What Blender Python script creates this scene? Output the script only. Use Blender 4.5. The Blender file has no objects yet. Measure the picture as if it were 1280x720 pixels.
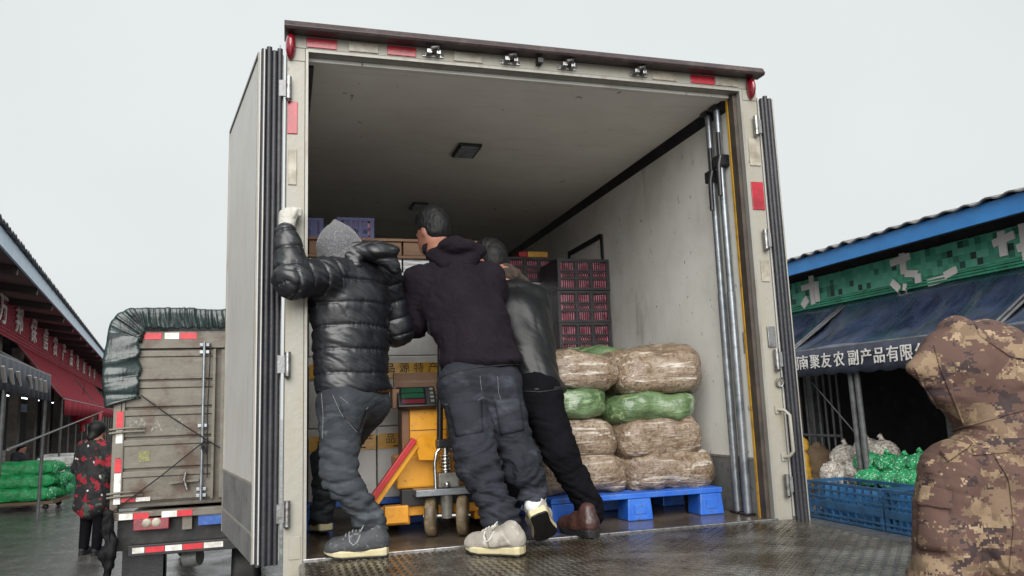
import bpy, math, random
import numpy as np
from mathutils import Vector, Matrix
random.seed(7)
rng = np.random.default_rng(11)
R = math.radians
scene = bpy.context.scene
COL = scene.collection
D = 1.1                                   # height of the truck deck above the wet ground

# ------------------------------------------------------------------ camera
CAM = np.array([-0.0911, -3.698, 0.6373 + D])
YAW, PITCH, ROLL, FPX = -0.28913, 0.15151, -0.03576, 970.7
_f = np.array([-math.sin(YAW)*math.cos(PITCH), math.cos(YAW)*math.cos(PITCH), math.sin(PITCH)])
_r = np.array([math.cos(YAW), math.sin(YAW), 0.0]); _u = np.cross(_r, _f)
_r, _u = math.cos(ROLL)*_r + math.sin(ROLL)*_u, -math.sin(ROLL)*_r + math.cos(ROLL)*_u
cam_d = bpy.data.cameras.new('camera'); cam = bpy.data.objects.new('camera', cam_d); COL.objects.link(cam)
cam.matrix_world = Matrix(((_r[0], _u[0], -_f[0], CAM[0]), (_r[1], _u[1], -_f[1], CAM[1]), (_r[2], _u[2], -_f[2], CAM[2]), (0, 0, 0, 1)))
cam_d.sensor_width = 36.0; cam_d.lens = FPX*36.0/1280.0; cam_d.clip_start = 0.05; cam_d.clip_end = 2000
scene.camera = cam

def _ray(px, py): return _f + (px-640)/FPX*_r - (py-360)/FPX*_u
def at(px, py, Y):                        # photo pixel + distance along the truck -> point in the place
    d = _ray(px, py); t = (Y-CAM[1])/d[1]; return CAM + t*d
def atz(px, py, z):
    d = _ray(px, py); t = (z-CAM[2])/d[2]; return CAM + t*d
def atx(px, py, x):
    d = _ray(px, py); t = (x-CAM[0])/d[0]; return CAM + t*d

# ------------------------------------------------------------------ sky, soft daylight, exposure
world = bpy.data.worlds.new('World'); scene.world = world; world.use_nodes = True
wn, wl = world.node_tree.nodes, world.node_tree.links
SUN_EL, SUN_AZ = R(33), R(194)            # azimuth from +Y clockwise: a veiled sun behind the viewer
sky = wn.new('ShaderNodeTexSky'); sky.sky_type = 'NISHITA'; sky.sun_disc = False
sky.sun_elevation = SUN_EL; sky.sun_rotation = SUN_AZ; sky.dust_density = 6.0; sky.air_density = 1.0
hsv = wn.new('ShaderNodeHueSaturation'); hsv.inputs['Saturation'].default_value = 0.10
wl.new(sky.outputs[0], hsv.inputs['Color'])
mx = wn.new('ShaderNodeMix'); mx.data_type = 'RGBA'; mx.inputs[0].default_value = 0.93
mx.inputs[7].default_value = (2.29, 2.41, 2.405, 1)       # even cloud deck
wl.new(hsv.outputs[0], mx.inputs[6])
cn = wn.new('ShaderNodeTexNoise'); cn.inputs['Scale'].default_value = 1.6; cn.inputs['Detail'].default_value = 3.0     # faint cloud tone over the whole dome
wtc = wn.new('ShaderNodeTexCoord'); wl.new(wtc.outputs['Generated'], cn.inputs['Vector'])
cm = wn.new('ShaderNodeMapRange'); cm.inputs[1].default_value = .3; cm.inputs[2].default_value = .7; cm.inputs[3].default_value = .95; cm.inputs[4].default_value = 1.05; wl.new(cn.outputs['Fac'], cm.inputs[0])
cv = wn.new('ShaderNodeVectorMath'); cv.operation = 'SCALE'; wl.new(mx.outputs[2], cv.inputs[0]); wl.new(cm.outputs[0], cv.inputs['Scale'])
wl.new(cv.outputs[0], wn['Background'].inputs[0]); wn['Background'].inputs[1].default_value = 0.105
sun_d = bpy.data.lights.new('sun', 'SUN'); sun_d.energy = 1.5; sun_d.angle = R(60); sun_d.color = (1.0, 0.975, 0.94)
sun = bpy.data.objects.new('sun', sun_d); COL.objects.link(sun)
sdir = Vector((math.sin(SUN_AZ)*math.cos(SUN_EL), math.cos(SUN_AZ)*math.cos(SUN_EL), math.sin(SUN_EL)))
sun.rotation_euler = sdir.to_track_quat('Z', 'Y').to_euler()
vs = scene.view_settings
vs.view_transform = 'Standard'; vs.look = 'None'; vs.exposure = 1.64; vs.gamma = 1.0; vs.use_curve_mapping = False
scene.render.engine = 'CYCLES'
scene.cycles.use_denoising = True
try: scene.cycles.denoiser = 'OPENIMAGEDENOISE'
except Exception: pass
scene.cycles.max_bounces = 12; scene.cycles.diffuse_bounces = 9; scene.cycles.glossy_bounces = 3

# ------------------------------------------------------------------ materials
def S(c):                                  # sRGB 0-255 -> linear
    return tuple(((v/255.0)/12.92 if v/255.0 < 0.04045 else ((v/255.0+0.055)/1.055)**2.4) for v in c) + (1.0,)
MATS = {}
def pm(name, col, rough=0.6, metal=0.0, layers=(), bump=0.0, bsc=60.0, bst=None, bump2=0.0, bsc2=12.0, bst2=None,
       rough2=None, rsc=4.0, spec=0.5, coat=0.0, coat_r=0.1, rnd=False, bdetail=4.0, alpha=None, emit=None, trans=0.0, sheen=0.0, snap=None):
    m = bpy.data.materials.new(name); m.use_nodes = True; MATS[name] = m
    n, l = m.node_tree.nodes, m.node_tree.links; b = n['Principled BSDF']
    tc = n.new('ShaderNodeTexCoord'); src = tc.outputs['Object']
    if rnd:
        oi = n.new('ShaderNodeObjectInfo'); va = n.new('ShaderNodeVectorMath'); va.operation = 'ADD'
        sc_ = n.new('ShaderNodeMath'); sc_.operation = 'MULTIPLY'; sc_.inputs[1].default_value = 37.0
        l.new(oi.outputs['Random'], sc_.inputs[0]); l.new(src, va.inputs[0]); l.new(sc_.outputs[0], va.inputs[1]); src = va.outputs[0]
    def vec(st, s=None):
        v = s or src
        if st is None: return v
        mp = n.new('ShaderNodeMapping'); mp.inputs['Scale'].default_value = st; l.new(v, mp.inputs['Vector']); return mp.outputs[0]
    def noise(scale, st=None, detail=4.0, rough_=0.55, s=None):
        t = n.new('ShaderNodeTexNoise'); t.inputs['Scale'].default_value = scale; t.inputs['Detail'].default_value = detail
        t.inputs['Roughness'].default_value = rough_; l.new(vec(st, s), t.inputs['Vector']); return t.outputs['Fac']
    csrc = src
    if snap:
        sn = n.new('ShaderNodeVectorMath'); sn.operation = 'SNAP'; sn.inputs[1].default_value = (snap,)*3; l.new(src, sn.inputs[0]); csrc = sn.outputs[0]
    cur = None
    for L in layers:
        f = noise(L.get('sc', 5), L.get('st'), L.get('detail', 5), L.get('nr', 0.6), csrc)
        mr = n.new('ShaderNodeMapRange'); mr.inputs[1].default_value = L.get('lo', .45); mr.inputs[2].default_value = L.get('hi', .65)
        mr.inputs[3].default_value = 0.0; mr.inputs[4].default_value = L.get('amt', 1.0); l.new(f, mr.inputs[0])
        k = n.new('ShaderNodeMix'); k.data_type = 'RGBA'; l.new(mr.outputs[0], k.inputs[0])
        if cur is None: k.inputs[6].default_value = col
        else: l.new(cur, k.inputs[6])
        k.inputs[7].default_value = L['col']; cur = k.outputs[2]
    if cur is None: b.inputs['Base Color'].default_value = col
    else: l.new(cur, b.inputs['Base Color'])
    if rough2 is not None:
        f = noise(rsc, None, 5); mr = n.new('ShaderNodeMapRange'); mr.inputs[1].default_value = .4; mr.inputs[2].default_value = .6
        mr.inputs[3].default_value = rough; mr.inputs[4].default_value = rough2; l.new(f, mr.inputs[0]); l.new(mr.outputs[0], b.inputs['Roughness'])
    else: b.inputs['Roughness'].default_value = rough
    b.inputs['Metallic'].default_value = metal; b.inputs['Specular IOR Level'].default_value = spec
    b.inputs['Coat Weight'].default_value = coat; b.inputs['Coat Roughness'].default_value = coat_r
    b.inputs['Sheen Weight'].default_value = sheen
    if trans: b.inputs['Transmission Weight'].default_value = trans
    if alpha is not None: b.inputs['Alpha'].default_value = alpha
    if emit: b.inputs['Emission Color'].default_value = emit[0]; b.inputs['Emission Strength'].default_value = emit[1]
    prev = None
    for amt, sc_, st in ((bump2, bsc2, bst2), (bump, bsc, bst)):
        if amt:
            bp = n.new('ShaderNodeBump'); bp.inputs['Strength'].default_value = 1.0; bp.inputs['Distance'].default_value = amt
            l.new(noise(sc_, st, bdetail), bp.inputs['Height'])
            if prev: l.new(prev, bp.inputs['Normal'])
            prev = bp.outputs[0]
    if prev: l.new(prev, b.inputs['Normal'])
    return m

# ------------------------------------------------------------------ mesh helpers
def A3(v): return np.asarray(v, float)
def unit(v): v = A3(v); return v/ (np.linalg.norm(v) + 1e-12)
class MB:
    """collects boxes, bars, tubes and sheets that become ONE mesh object"""
    def __init__(s): s.v = []; s.f = []; s.n = 0; s.sm = []
    def raw(s, V, F, smooth=False):
        V = np.asarray(V, float).reshape(-1, 3); s.v.append(V)
        for q in F: s.f.append(tuple(int(i)+s.n for i in q)); s.sm.append(smooth)
        s.n += len(V); return s
    def box(s, lo, hi, rz=0.0, c=None):
        lo, hi = A3(lo), A3(hi); x0, y0, z0 = lo; x1, y1, z1 = hi
        V = np.array([(x0,y0,z0),(x1,y0,z0),(x1,y1,z0),(x0,y1,z0),(x0,y0,z1),(x1,y0,z1),(x1,y1,z1),(x0,y1,z1)], float)
        if rz:
            c = A3(c) if c is not None else (lo+hi)/2; C, S_ = math.cos(rz), math.sin(rz); d = V-c
            V = np.stack([c[0]+C*d[:,0]-S_*d[:,1], c[1]+S_*d[:,0]+C*d[:,1], V[:,2]], 1)
        return s.raw(V, [(0,3,2,1),(4,5,6,7),(0,1,5,4),(1,2,6,5),(2,3,7,6),(3,0,4,7)])
    def obox(s, c, ax, ay, az):                       # box from a centre and three half-axis vectors
        c, ax, ay, az = map(A3, (c, ax, ay, az))
        V = [c+i*ax+j*ay+k*az for k in (-1,1) for (i,j) in ((-1,-1),(1,-1),(1,1),(-1,1))]
        return s.raw(V, [(0,3,2,1),(4,5,6,7),(0,1,5,4),(1,2,6,5),(2,3,7,6),(3,0,4,7)])
    def bar(s, a, b, w, t=None, up=(0,0,1)):          # square bar from a to b
        a, b = A3(a), A3(b); d = unit(b-a); t = t or w; up = A3(up)
        if abs(d@unit(up)) > .95: up = A3((1,0,0))
        x = unit(np.cross(d, up)); y = np.cross(x, d)
        return s.obox((a+b)/2, x*w/2, (b-a)/2, y*t/2)
    def tube(s, pts, r, seg=10, cap=True, smooth=True):
        pts = [A3(p) for p in pts]; n = len(pts); rs = r if hasattr(r, '__len__') else [r]*n
        V = []; px = None
        for i, p in enumerate(pts):
            d = unit(pts[min(i+1,n-1)]-pts[max(i-1,0)])
            if px is None:
                px = unit(np.cross(d, (0,0,1) if abs(d[2]) < .9 else (1,0,0)))
            else: px = unit(px-d*(px@d))
            py = np.cross(d, px)
            for k in range(seg):
                a = 2*math.pi*k/seg; V.append(p+rs[i]*(math.cos(a)*px+math.sin(a)*py))
        F = [(i*seg+k, i*seg+(k+1)%seg, (i+1)*seg+(k+1)%seg, (i+1)*seg+k) for i in range(n-1) for k in range(seg)]
        s.raw(V, F, smooth)
        if cap: s.raw(V[:seg], [tuple(range(seg))[::-1]]); s.raw(V[-seg:], [tuple(range(seg))])
        return s
    def lathe(s, c, axis, prof, seg=20, smooth=True):  # prof: (along, radius)
        c, d = A3(c), unit(axis); px = unit(np.cross(d, (0,0,1) if abs(d[2]) < .9 else (1,0,0))); py = np.cross(d, px)
        V = [c+d*t+r*(math.cos(2*math.pi*k/seg)*px+math.sin(2*math.pi*k/seg)*py) for t, r in prof for k in range(seg)]
        F = [(i*seg+k, i*seg+(k+1)%seg, (i+1)*seg+(k+1)%seg, (i+1)*seg+k) for i in range(len(prof)-1) for k in range(seg)]
        return s.raw(V, F, smooth)
    def prism(s, poly, a, b):                          # poly: list of 3-D points, extruded by vector a..b
        P = np.array(poly, float); a, b = A3(a), A3(b); n = len(P)
        F = [tuple(range(n))[::-1], tuple(range(n, 2*n))]+[(i, (i+1)%n, n+(i+1)%n, n+i) for i in range(n)]
        return s.raw(np.concatenate([P+a, P+b]), F)
    def grid(s, G, smooth=True, flip=False):           # G[i][j] -> point
        G = np.asarray(G, float); a, b = G.shape[:2]
        F = [(i*b+j, i*b+j+1, (i+1)*b+j+1, (i+1)*b+j) for i in range(a-1) for j in range(b-1)]
        if flip: F = [q[::-1] for q in F]
        return s.raw(G.reshape(-1,3), F, smooth)
    def build(s, name, mat, parent=None, bevel=0.0, smooth=None, thick=0.0, sub=0, origin=None):
        me = bpy.data.meshes.new(name); V = np.concatenate(s.v)
        if origin is not None: V = V-A3(origin)
        me.from_pydata(V.tolist(), [], s.f); me.update()
        sm = s.sm if smooth is None else [smooth]*len(s.f)
        me.polygons.foreach_set('use_smooth', sm)
        return link(name, me, mat, parent, bevel, thick, sub, origin)
def link(name, me, mat, parent=None, bevel=0.0, thick=0.0, sub=0, origin=None):
    if mat is not None and not me.materials: me.materials.append(MATS[mat] if isinstance(mat, str) else mat)
    o = bpy.data.objects.new(name, me); COL.objects.link(o)
    if parent is not None:
        o.parent = parent; pl = A3(WLOC.get(parent.name, (0,0,0)))
        o.location = (A3(origin) if origin is not None else 0) - pl
        WLOC[o.name] = tuple(A3(o.location)+pl)
    elif origin is not None: o.location = origin; WLOC[o.name] = tuple(A3(origin))
    if sub: q = o.modifiers.new('sub', 'SUBSURF'); q.levels = sub; q.render_levels = sub
    if thick: q = o.modifiers.new('solid', 'SOLIDIFY'); q.thickness = thick; q.offset = 0
    if bevel: q = o.modifiers.new('bevel', 'BEVEL'); q.width = bevel; q.segments = 2; q.limit_method = 'ANGLE'; q.angle_limit = R(40)
    return o
WLOC = {}
def thing(name, label, cat, loc=(0,0,0), group=None, rz=0.0):
    o = bpy.data.objects.new(name, None); COL.objects.link(o); o.location = tuple(loc); o.rotation_euler[2] = rz
    o.empty_display_size = .1; WLOC[o.name] = tuple(loc)
    return tag(o, label, cat, group)
def tag(o, label, cat=None, group=None, kind=None):
    if label: o['label'] = label
    if cat: o['category'] = cat
    if group: o['group'] = group
    if kind: o['kind'] = kind
    return o
def struct(o, label=None): o['kind'] = 'structure'; return o
def kids(o): return [c for c in bpy.data.objects if c.parent is o]
def dup(root, loc, label=None, rz=None, scale=None):
    r = root.copy(); COL.objects.link(r); r.location = tuple(loc)
    if rz is not None: r.rotation_euler[2] = rz
    if scale is not None: r.scale = scale
    if label: r['label'] = label
    for ch in kids(root):
        c = ch.copy(); COL.objects.link(c); c.parent = r
        for g in kids(ch):
            d = g.copy(); COL.objects.link(d); d.parent = c
    return r
def text_mesh(ch, size, depth, bold=0.0):
    cu = bpy.data.curves.new('glyph', 'FONT'); cu.body = ch; cu.size = size; cu.extrude = depth; cu.align_x = 'CENTER'; cu.align_y = 'CENTER'; cu.offset = bold
    cu.resolution_u = 3
    o = bpy.data.objects.new('glyph', cu); COL.objects.link(o); bpy.context.view_layer.update()
    me = bpy.data.meshes.new_from_object(o.evaluated_get(bpy.context.evaluated_depsgraph_get()))
    bpy.data.objects.remove(o); me.materials.clear(); return me
def glyph(ch, size, pos, right, up, mat, parent, depth=.004, bold=0.0, stretch=1.0):
    me = text_mesh(ch, size, depth, bold); x, y = unit(right), unit(up); z = np.cross(x, y)
    M = Matrix(((x[0]*stretch, y[0], z[0], pos[0]), (x[1]*stretch, y[1], z[1], pos[1]), (x[2]*stretch, y[2], z[2], pos[2]), (0,0,0,1)))
    me.transform(M); return link('character', me, mat, parent)

# ---- value noise, vectorised
def _h(i, j, k, s):
    n = (i*374761393 + j*668265263 + k*2147483647 + s*974634777) & 0x7fffffff
    n = ((n ^ (n >> 13))*1274126177) & 0x7fffffff
    return ((n ^ (n >> 16)) & 0xffff)/65535.0
def vnoise(P, scale=1.0, seed=0):
    P = np.asarray(P, float)*scale + 1000.3; i = np.floor(P).astype(np.int64); f = P-i; f = f*f*(3-2*f); r = 0
    for a in (0,1):
        for b in (0,1):
            for c in (0,1):
                w = (f[:,0] if a else 1-f[:,0])*(f[:,1] if b else 1-f[:,1])*(f[:,2] if c else 1-f[:,2])
                r = r + w*_h(i[:,0]+a, i[:,1]+b, i[:,2]+c, seed)
    return r*2-1
def fbm(P, scale=1.0, seed=0, o=3): return sum(vnoise(P, scale*2**k, seed+k)*.5**k for k in range(o))
def ridge(P, scale, seed): return .56-2*np.abs(vnoise(P, scale, seed))

# ================================================================== materials for the setting and the truck
pm('wet_asphalt', (.095,.092,.090,1), spec=.7, rough=.30, rough2=.05, rsc=2.2, layers=[dict(col=(.13,.125,.12,1), sc=6, lo=.45, hi=.7), dict(col=(.05,.05,.052,1), sc=1.2, lo=.5, hi=.62, amt=.7), dict(col=(.30,.29,.28,1), sc=60, lo=.62, hi=.70, amt=.6), dict(col=(.03,.03,.03,1), sc=28, lo=.56, hi=.66, amt=.7)], bump=.003, bsc=95, bump2=.010, bsc2=16)
pm('frp_white', S((182,181,177)), rough=.45, layers=[dict(col=S((168,164,156)), sc=3, lo=.45, hi=.75, amt=.6), dict(col=S((70,62,52)), sc=38, lo=.70, hi=.76, amt=.8), dict(col=S((120,108,92)), sc=5, st=(3,3,.35), lo=.58, hi=.8, amt=.5)], bump=.0015, bsc=25)
pm('frp_wall', S((228,227,221)), rough=.5, layers=[dict(col=S((192,188,178)), sc=2.2, lo=.42, hi=.75, amt=.7), dict(col=S((60,54,46)), sc=20, st=(1,1.6,.7), lo=.672, hi=.69, amt=.7), dict(col=S((84,76,66)), sc=50, st=(1,.5,2), lo=.69, hi=.71, amt=.7), dict(col=S((110,100,86)), sc=4, st=(1,1,.25), lo=.62, hi=.8, amt=.5)], bump=.001, bsc=15)
pm('frp_ceiling', S((238,236,230)), rough=.55, layers=[dict(col=S((222,218,210)), sc=2.0, lo=.4, hi=.7, amt=.7), dict(col=S((80,74,68)), sc=16, st=(1,.6,1), lo=.69, hi=.71, amt=.6), dict(col=S((186,178,164)), sc=7, st=(.4,2,1), lo=.55, hi=.7, amt=.2)], bump=.001, bsc=15)
pm('jamb_paint', S((144,141,131)), rough=.4, layers=[dict(col=S((140,132,112)), sc=4, st=(4,4,.5), lo=.48, hi=.75, amt=.8), dict(col=S((62,54,44)), sc=22, st=(1,1,.45), lo=.66, hi=.72, amt=.85), dict(col=S((96,74,52)), sc=60, lo=.68, hi=.75, amt=.7)], bump=.002, bsc=30)
pm('alu_trim', S((146,144,138)), rough=.5, metal=.3, layers=[dict(col=S((130,122,110)), sc=20, st=(1,1,.2), lo=.5, hi=.7)], bump=.001, bsc=60)
pm('brown_cap', S((58,46,46)), rough=.35, layers=[dict(col=S((86,74,70)), sc=8, lo=.5, hi=.75), dict(col=S((40,33,34)), sc=30, lo=.5, hi=.7)], bump=.002, bsc=30)
pm('rubber_black', S((30,31,36)), rough=.45, layers=[dict(col=S((62,62,66)), sc=10, st=(1,1,.25), lo=.5, hi=.75, amt=.6)], bump=.002, bsc=40)
pm('red_reflector', S((168,34,48)), rough=.22, spec=.6, layers=[dict(col=S((120,22,36)), sc=9, lo=.4, hi=.7), dict(col=S((205,70,80)), sc=90, lo=.6, hi=.7, amt=.4)], bump=.0006, bsc=250)
pm('grey_reflector', S((160,154,140)), rough=.3, layers=[dict(col=S((116,108,92)), sc=14, lo=.4, hi=.7), dict(col=S((84,74,58)), sc=40, lo=.62, hi=.7, amt=.7)], bump=.0006, bsc=250)
pm('lamp_red', S((128,16,34)), rough=.12, coat=.6, layers=[dict(col=S((90,10,26)), sc=14, lo=.4, hi=.7)])
pm('steel', S((150,150,150)), rough=.32, metal=.9, layers=[dict(col=S((96,90,84)), sc=30, lo=.45, hi=.7)], bump=.001, bsc=80)
pm('galvanised', S((150,155,160)), rough=.38, metal=.75, layers=[dict(col=S((116,122,128)), sc=14, lo=.4, hi=.7), dict(col=S((90,84,76)), sc=30, lo=.6, hi=.72, amt=.6)])
pm('kick_plate', S((132,133,133)), rough=.42, metal=.3, layers=[dict(col=S((104,104,103)), sc=6, lo=.4, hi=.7), dict(col=S((60,56,52)), sc=30, lo=.58, hi=.7, amt=.6)], bump=.0025, bsc=70)
pm('yellow_strip', S((184,140,36)), rough=.5, layers=[dict(col=S((120,92,40)), sc=18, lo=.5, hi=.75)])
pm('gasket_brown', S((70,62,54)), rough=.6, layers=[dict(col=S((46,40,36)), sc=10, lo=.4, hi=.7)])
pm('black_plastic', S((26,26,29)), rough=.4, layers=[dict(col=S((44,44,46)), sc=30, lo=.5, hi=.7)])
pm('wet_deck', S((98,87,74)), spec=.7, rough=.22, rough2=.05, rsc=3.0, layers=[dict(col=S((74,64,53)), sc=3.5, lo=.4, hi=.65), dict(col=S((112,98,80)), sc=10, lo=.6, hi=.75, amt=.6), dict(col=S((150,140,126)), sc=70, lo=.70, hi=.74, amt=.7)], bump=.003, bsc=40, bump2=.004, bsc2=7)
pm('tread_plate', S((134,131,125)), rough=.22, rough2=.07, rsc=2.4, metal=.7, layers=[dict(col=S((84,76,64)), sc=3, lo=.38, hi=.62), dict(col=S((70,58,44)), sc=9, lo=.5, hi=.68, amt=.8), dict(col=S((150,146,138)), sc=30, lo=.62, hi=.72, amt=.6)], bump=.002, bsc=60)
pm('chassis_black', S((24,24,26)), rough=.55, layers=[dict(col=S((58,54,48)), sc=8, lo=.5, hi=.75)], bump=.002, bsc=30)
pm('lens_grey', S((150,158,166)), rough=.2, layers=[dict(col=S((110,118,126)), sc=20)])

# ================================================================== the ground
g = MB(); xs = np.linspace(-120, 120, 41); ys = np.linspace(-60, 300, 61)
g.grid([[(x, y, 0.0) for y in ys] for x in xs], flip=True)
ground = struct(g.build('ground', 'wet_asphalt')); ground['label'] = 'dark wet asphalt yard with a rainy sheen'

# ================================================================== the refrigerated truck
W, H, LEN = 2.4286, 2.4, 6.6
def tp(x, y, z): return (x, y, z+D)
truck = thing('refrigerated_truck', 'white refrigerated box truck with its rear doors swung wide open', 'truck', (1.2, 3.0, 0))
# walls, ceiling, floor as thick panels
MB().box(tp(-.085,.10,-.12), tp(-.004,LEN,2.49)).build('side_wall', 'frp_white', truck)
MB().box(tp(W-.012,.10,-.12), tp(W+.075,LEN,2.49)).build('side_wall', 'frp_wall', truck)
MB().box(tp(-.004,.10,2.372), tp(W-.012,LEN,2.49)).build('ceiling_panel', 'frp_ceiling', truck)
MB().box(tp(-.004,LEN-.08,0), tp(W-.012,LEN-.002,2.372)).build('front_wall', 'frp_wall', truck)
MB().box(tp(-.004,.02,-.12), tp(W-.012,LEN-.08,0.0)).build('deck_floor', 'wet_deck', truck)
MB().box(tp(-.09,.10,2.492), tp(W+.08,LEN,2.52)).build('roof_skin', 'frp_white', truck)
# wall to ceiling corner rail (dark aluminium) and the opposite one
for x0, x1 in ((W-.060, W-.013), (-.003, .045)):
    MB().prism([tp(x0,.12,2.371), tp(x1,.12,2.371), tp(x1,.12,2.318) if x0 > 1 else tp(x0,.12,2.318)], (0,0,0), (0,LEN-.25,0)).build('corner_rail', 'rubber_black', truck)
# rear frame
fr = MB().box(tp(-.085,0,-.16), tp(0,.098,2.40)).build('rear_post', 'jamb_paint', truck, bevel=.004)
fr2 = MB().box(tp(W,0,-.06), tp(W+.098,.098,2.40)).build('rear_post', 'jamb_paint', truck, bevel=.004)
hd = MB().box(tp(-.085,0,2.402), tp(W+.098,.098,2.49)).build('header_beam', 'jamb_paint', truck, bevel=.004)
cp = MB()
cp.prism([tp(-.10,-.075,2.462), tp(-.10,-.085,2.475), tp(-.10,-.065,2.508), tp(-.10,-.03,2.523), tp(-.10,.20,2.535), tp(-.10,.20,2.524), tp(-.10,-.002,2.492), tp(-.10,-.002,2.464)][::-1], (0,0,0), (W+.213,0,0))
cp.build('roof_cap', 'brown_cap', truck, bevel=.003)
# inner aluminium edge round the opening
MB().box(tp(.001,-.006,0), tp(.014,.06,2.398)).build('edge_trim', 'alu_trim', truck)
MB().box(tp(W-.016,-.006,0), tp(W-.001,.03,2.398)).build('edge_trim', 'alu_trim', truck)
MB().box(tp(.014,-.006,2.384), tp(W-.016,.06,2.399)).build('edge_trim', 'alu_trim', truck)
MB().box(tp(W-.040,.032,0), tp(W-.013,.085,2.372)).build('gasket_seat', 'gasket_brown', truck)
MB().box(tp(W-.043,.087,0), tp(W-.013,.105,2.371)).build('yellow_edge', 'yellow_strip', truck)
MB().box(tp(.015,.062,2.366), tp(W-.045,.096,2.3835)).build('gasket_seat', 'frp_wall', truck)
# sill in front of the deck
MB().box(tp(.0,-.012,-.10), tp(W,.018,.004)).build('sill', 'steel', truck, bevel=.003)
# header fittings
def plate(px0, px1, py0, py1, name, mat, Y=0.0, th=.006):
    a = at(px0, py1, Y); b = at(px1, py0, Y)
    return MB().box((a[0], Y-th, a[2]), (b[0], Y-.0005, b[2])).build(name, mat, truck, bevel=.002)
def header_plate(px0, px1, name, mat):
    x0 = at(px0, 55+(px0-380)*.094, 0)[0]; x1 = at(px1, 55+(px1-380)*.094, 0)[0]
    MB().box((x0,-.006,D+2.409), (x1,-.0005,D+2.459)).build(name, mat, truck, bevel=.002)
for a, b, m in ((383,421,'red_reflector'), (436,473,'grey_reflector'), (484,520,'red_reflector'), (567,603,'grey_reflector'), (815,845,'grey_reflector'), (863,893,'red_reflector'), (894,922,'grey_reflector')):
    header_plate(a, b, 'reflector', m)
for px in (541, 637, 708, 797):
    x = at(px, 64+(px-541)*.094, 0)[0]; k = MB()
    k.box((x-.055,-.007,D+2.416), (x+.055,-.0005,D+2.442))
    k.box((x-.038,-.05,D+2.419), (x-.012,-.006,D+2.441)); k.box((x+.012,-.045,D+2.419), (x+.034,-.006,D+2.441))
    k.tube([(x-.02,-.055,D+2.44), (x+.016,-.05,D+2.455), (x+.022,-.03,D+2.43)], .012, 8)
    ke = k.build('latch_keeper', 'steel', truck, bevel=.002)
    for q in (-.048, .048): MB().lathe((x+q,-.007,D+2.429), (0,-1,0), [(0,.007),(.004,.006),(.005,0)], 8).build('bolt', 'steel', ke)
x = at(672, 72, 0)[0]; MB().box((x-.014,-.05,D+2.425), (x+.014,0,D+2.45)).build('bracket', 'black_plastic', truck)
# corner marker lamps
def lamp(px, py, hw, hh):
    c = at(px, py, -.01); G = []
    for i in range(13):
        a = math.pi*i/12; rr = math.sin(a)
        G.append([(c[0]+hw*rr*math.cos(b), -.002-.05*rr*max(0, math.sin(b))-.004, c[2]-hh*math.cos(a)*(1 if math.cos(a) < 0 else 1.15)) for b in np.linspace(0, math.pi, 13)])
    return MB().grid(G, flip=True).build('marker_lamp', 'lamp_red', truck, thick=.003)
lamp(363.5, 57, .024, .062); lamp(937.5, 110, .022, .060)
MB().box(tp(-.084,-.004,2.335), tp(-.002,-.0006,2.398)).build('lamp_plate', 'jamb_paint', truck)
MB().box(tp(W+.004,-.004,2.335), tp(W+.094,-.0006,2.398)).build('lamp_plate', 'jamb_paint', truck)
# jamb fittings
plate(359, 372, 128, 167, 'reflector', 'red_reflector'); plate(360, 371, 187, 231, 'reflector', 'grey_reflector')
plate(361, 376, 670, 700, 'patch_plate', 'jamb_paint', th=.004)
plate(941, 953, 228, 262, 'reflector', 'red_reflector'); plate(937.5, 948, 174, 207, 'reflector', 'grey_reflector')
plate(952, 960, 325, 352, 'reflector', 'grey_reflector')
def hinge(px, py, xo):
    c = at(px, py, -.02); h = MB()
    h.tube([(c[0],-.022,c[2]-.055), (c[0],-.022,c[2]+.055)], .014, 10)
    hb = h.build('hinge', 'steel', truck)
    MB().tube([(c[0],-.022,c[2]-.068), (c[0],-.022,c[2]-.055)], [.006,.017], 10).build('hinge_pin', 'steel', hb)
    MB().box((min(c[0], c[0]+xo), -.016, c[2]-.04), (max(c[0], c[0]+xo), -.004, c[2]+.04)).build('hinge_leaf', 'kick_plate', hb)
for py in (110, 455, 642): hinge(361-(py-110)*.004, py, -.045)
for px, py in ((945,157), (957,299), (971,449), (984,606)): hinge(px, py, .04)
# grab handle, hasp and ring on the far post
a, b = at(973, 512, 0), at(981, 571, 0)
hm = MB(); hm.tube([(a[0]-.01,-.002,a[2]), (a[0]+.012,-.035,a[2]-.004), (a[0]+.03,-.052,a[2]-.03), (b[0]+.02,-.052,b[2]+.03), (b[0]+.006,-.035,b[2]+.004), (b[0]-.012,-.002,b[2])], .0095, 10)
gh = hm.build('grab_handle', 'jamb_paint', truck)
for q in (a, b): MB().box((q[0]-.024,-.008,q[2]-.022), (q[0]+.012,-.0008,q[2]+.022)).build('handle_foot', 'jamb_paint', gh, bevel=.002)
c = at(973, 478, 0); MB().tube([(c[0]+.022*math.cos(t),-.015-.006*math.sin(t),c[2]+.026*math.sin(t)) for t in np.linspace(0, 6.283, 14)], .005, 8).build('ring', 'steel', truck)
plate(960, 967, 408, 434, 'hasp', 'steel', th=.012)
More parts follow.
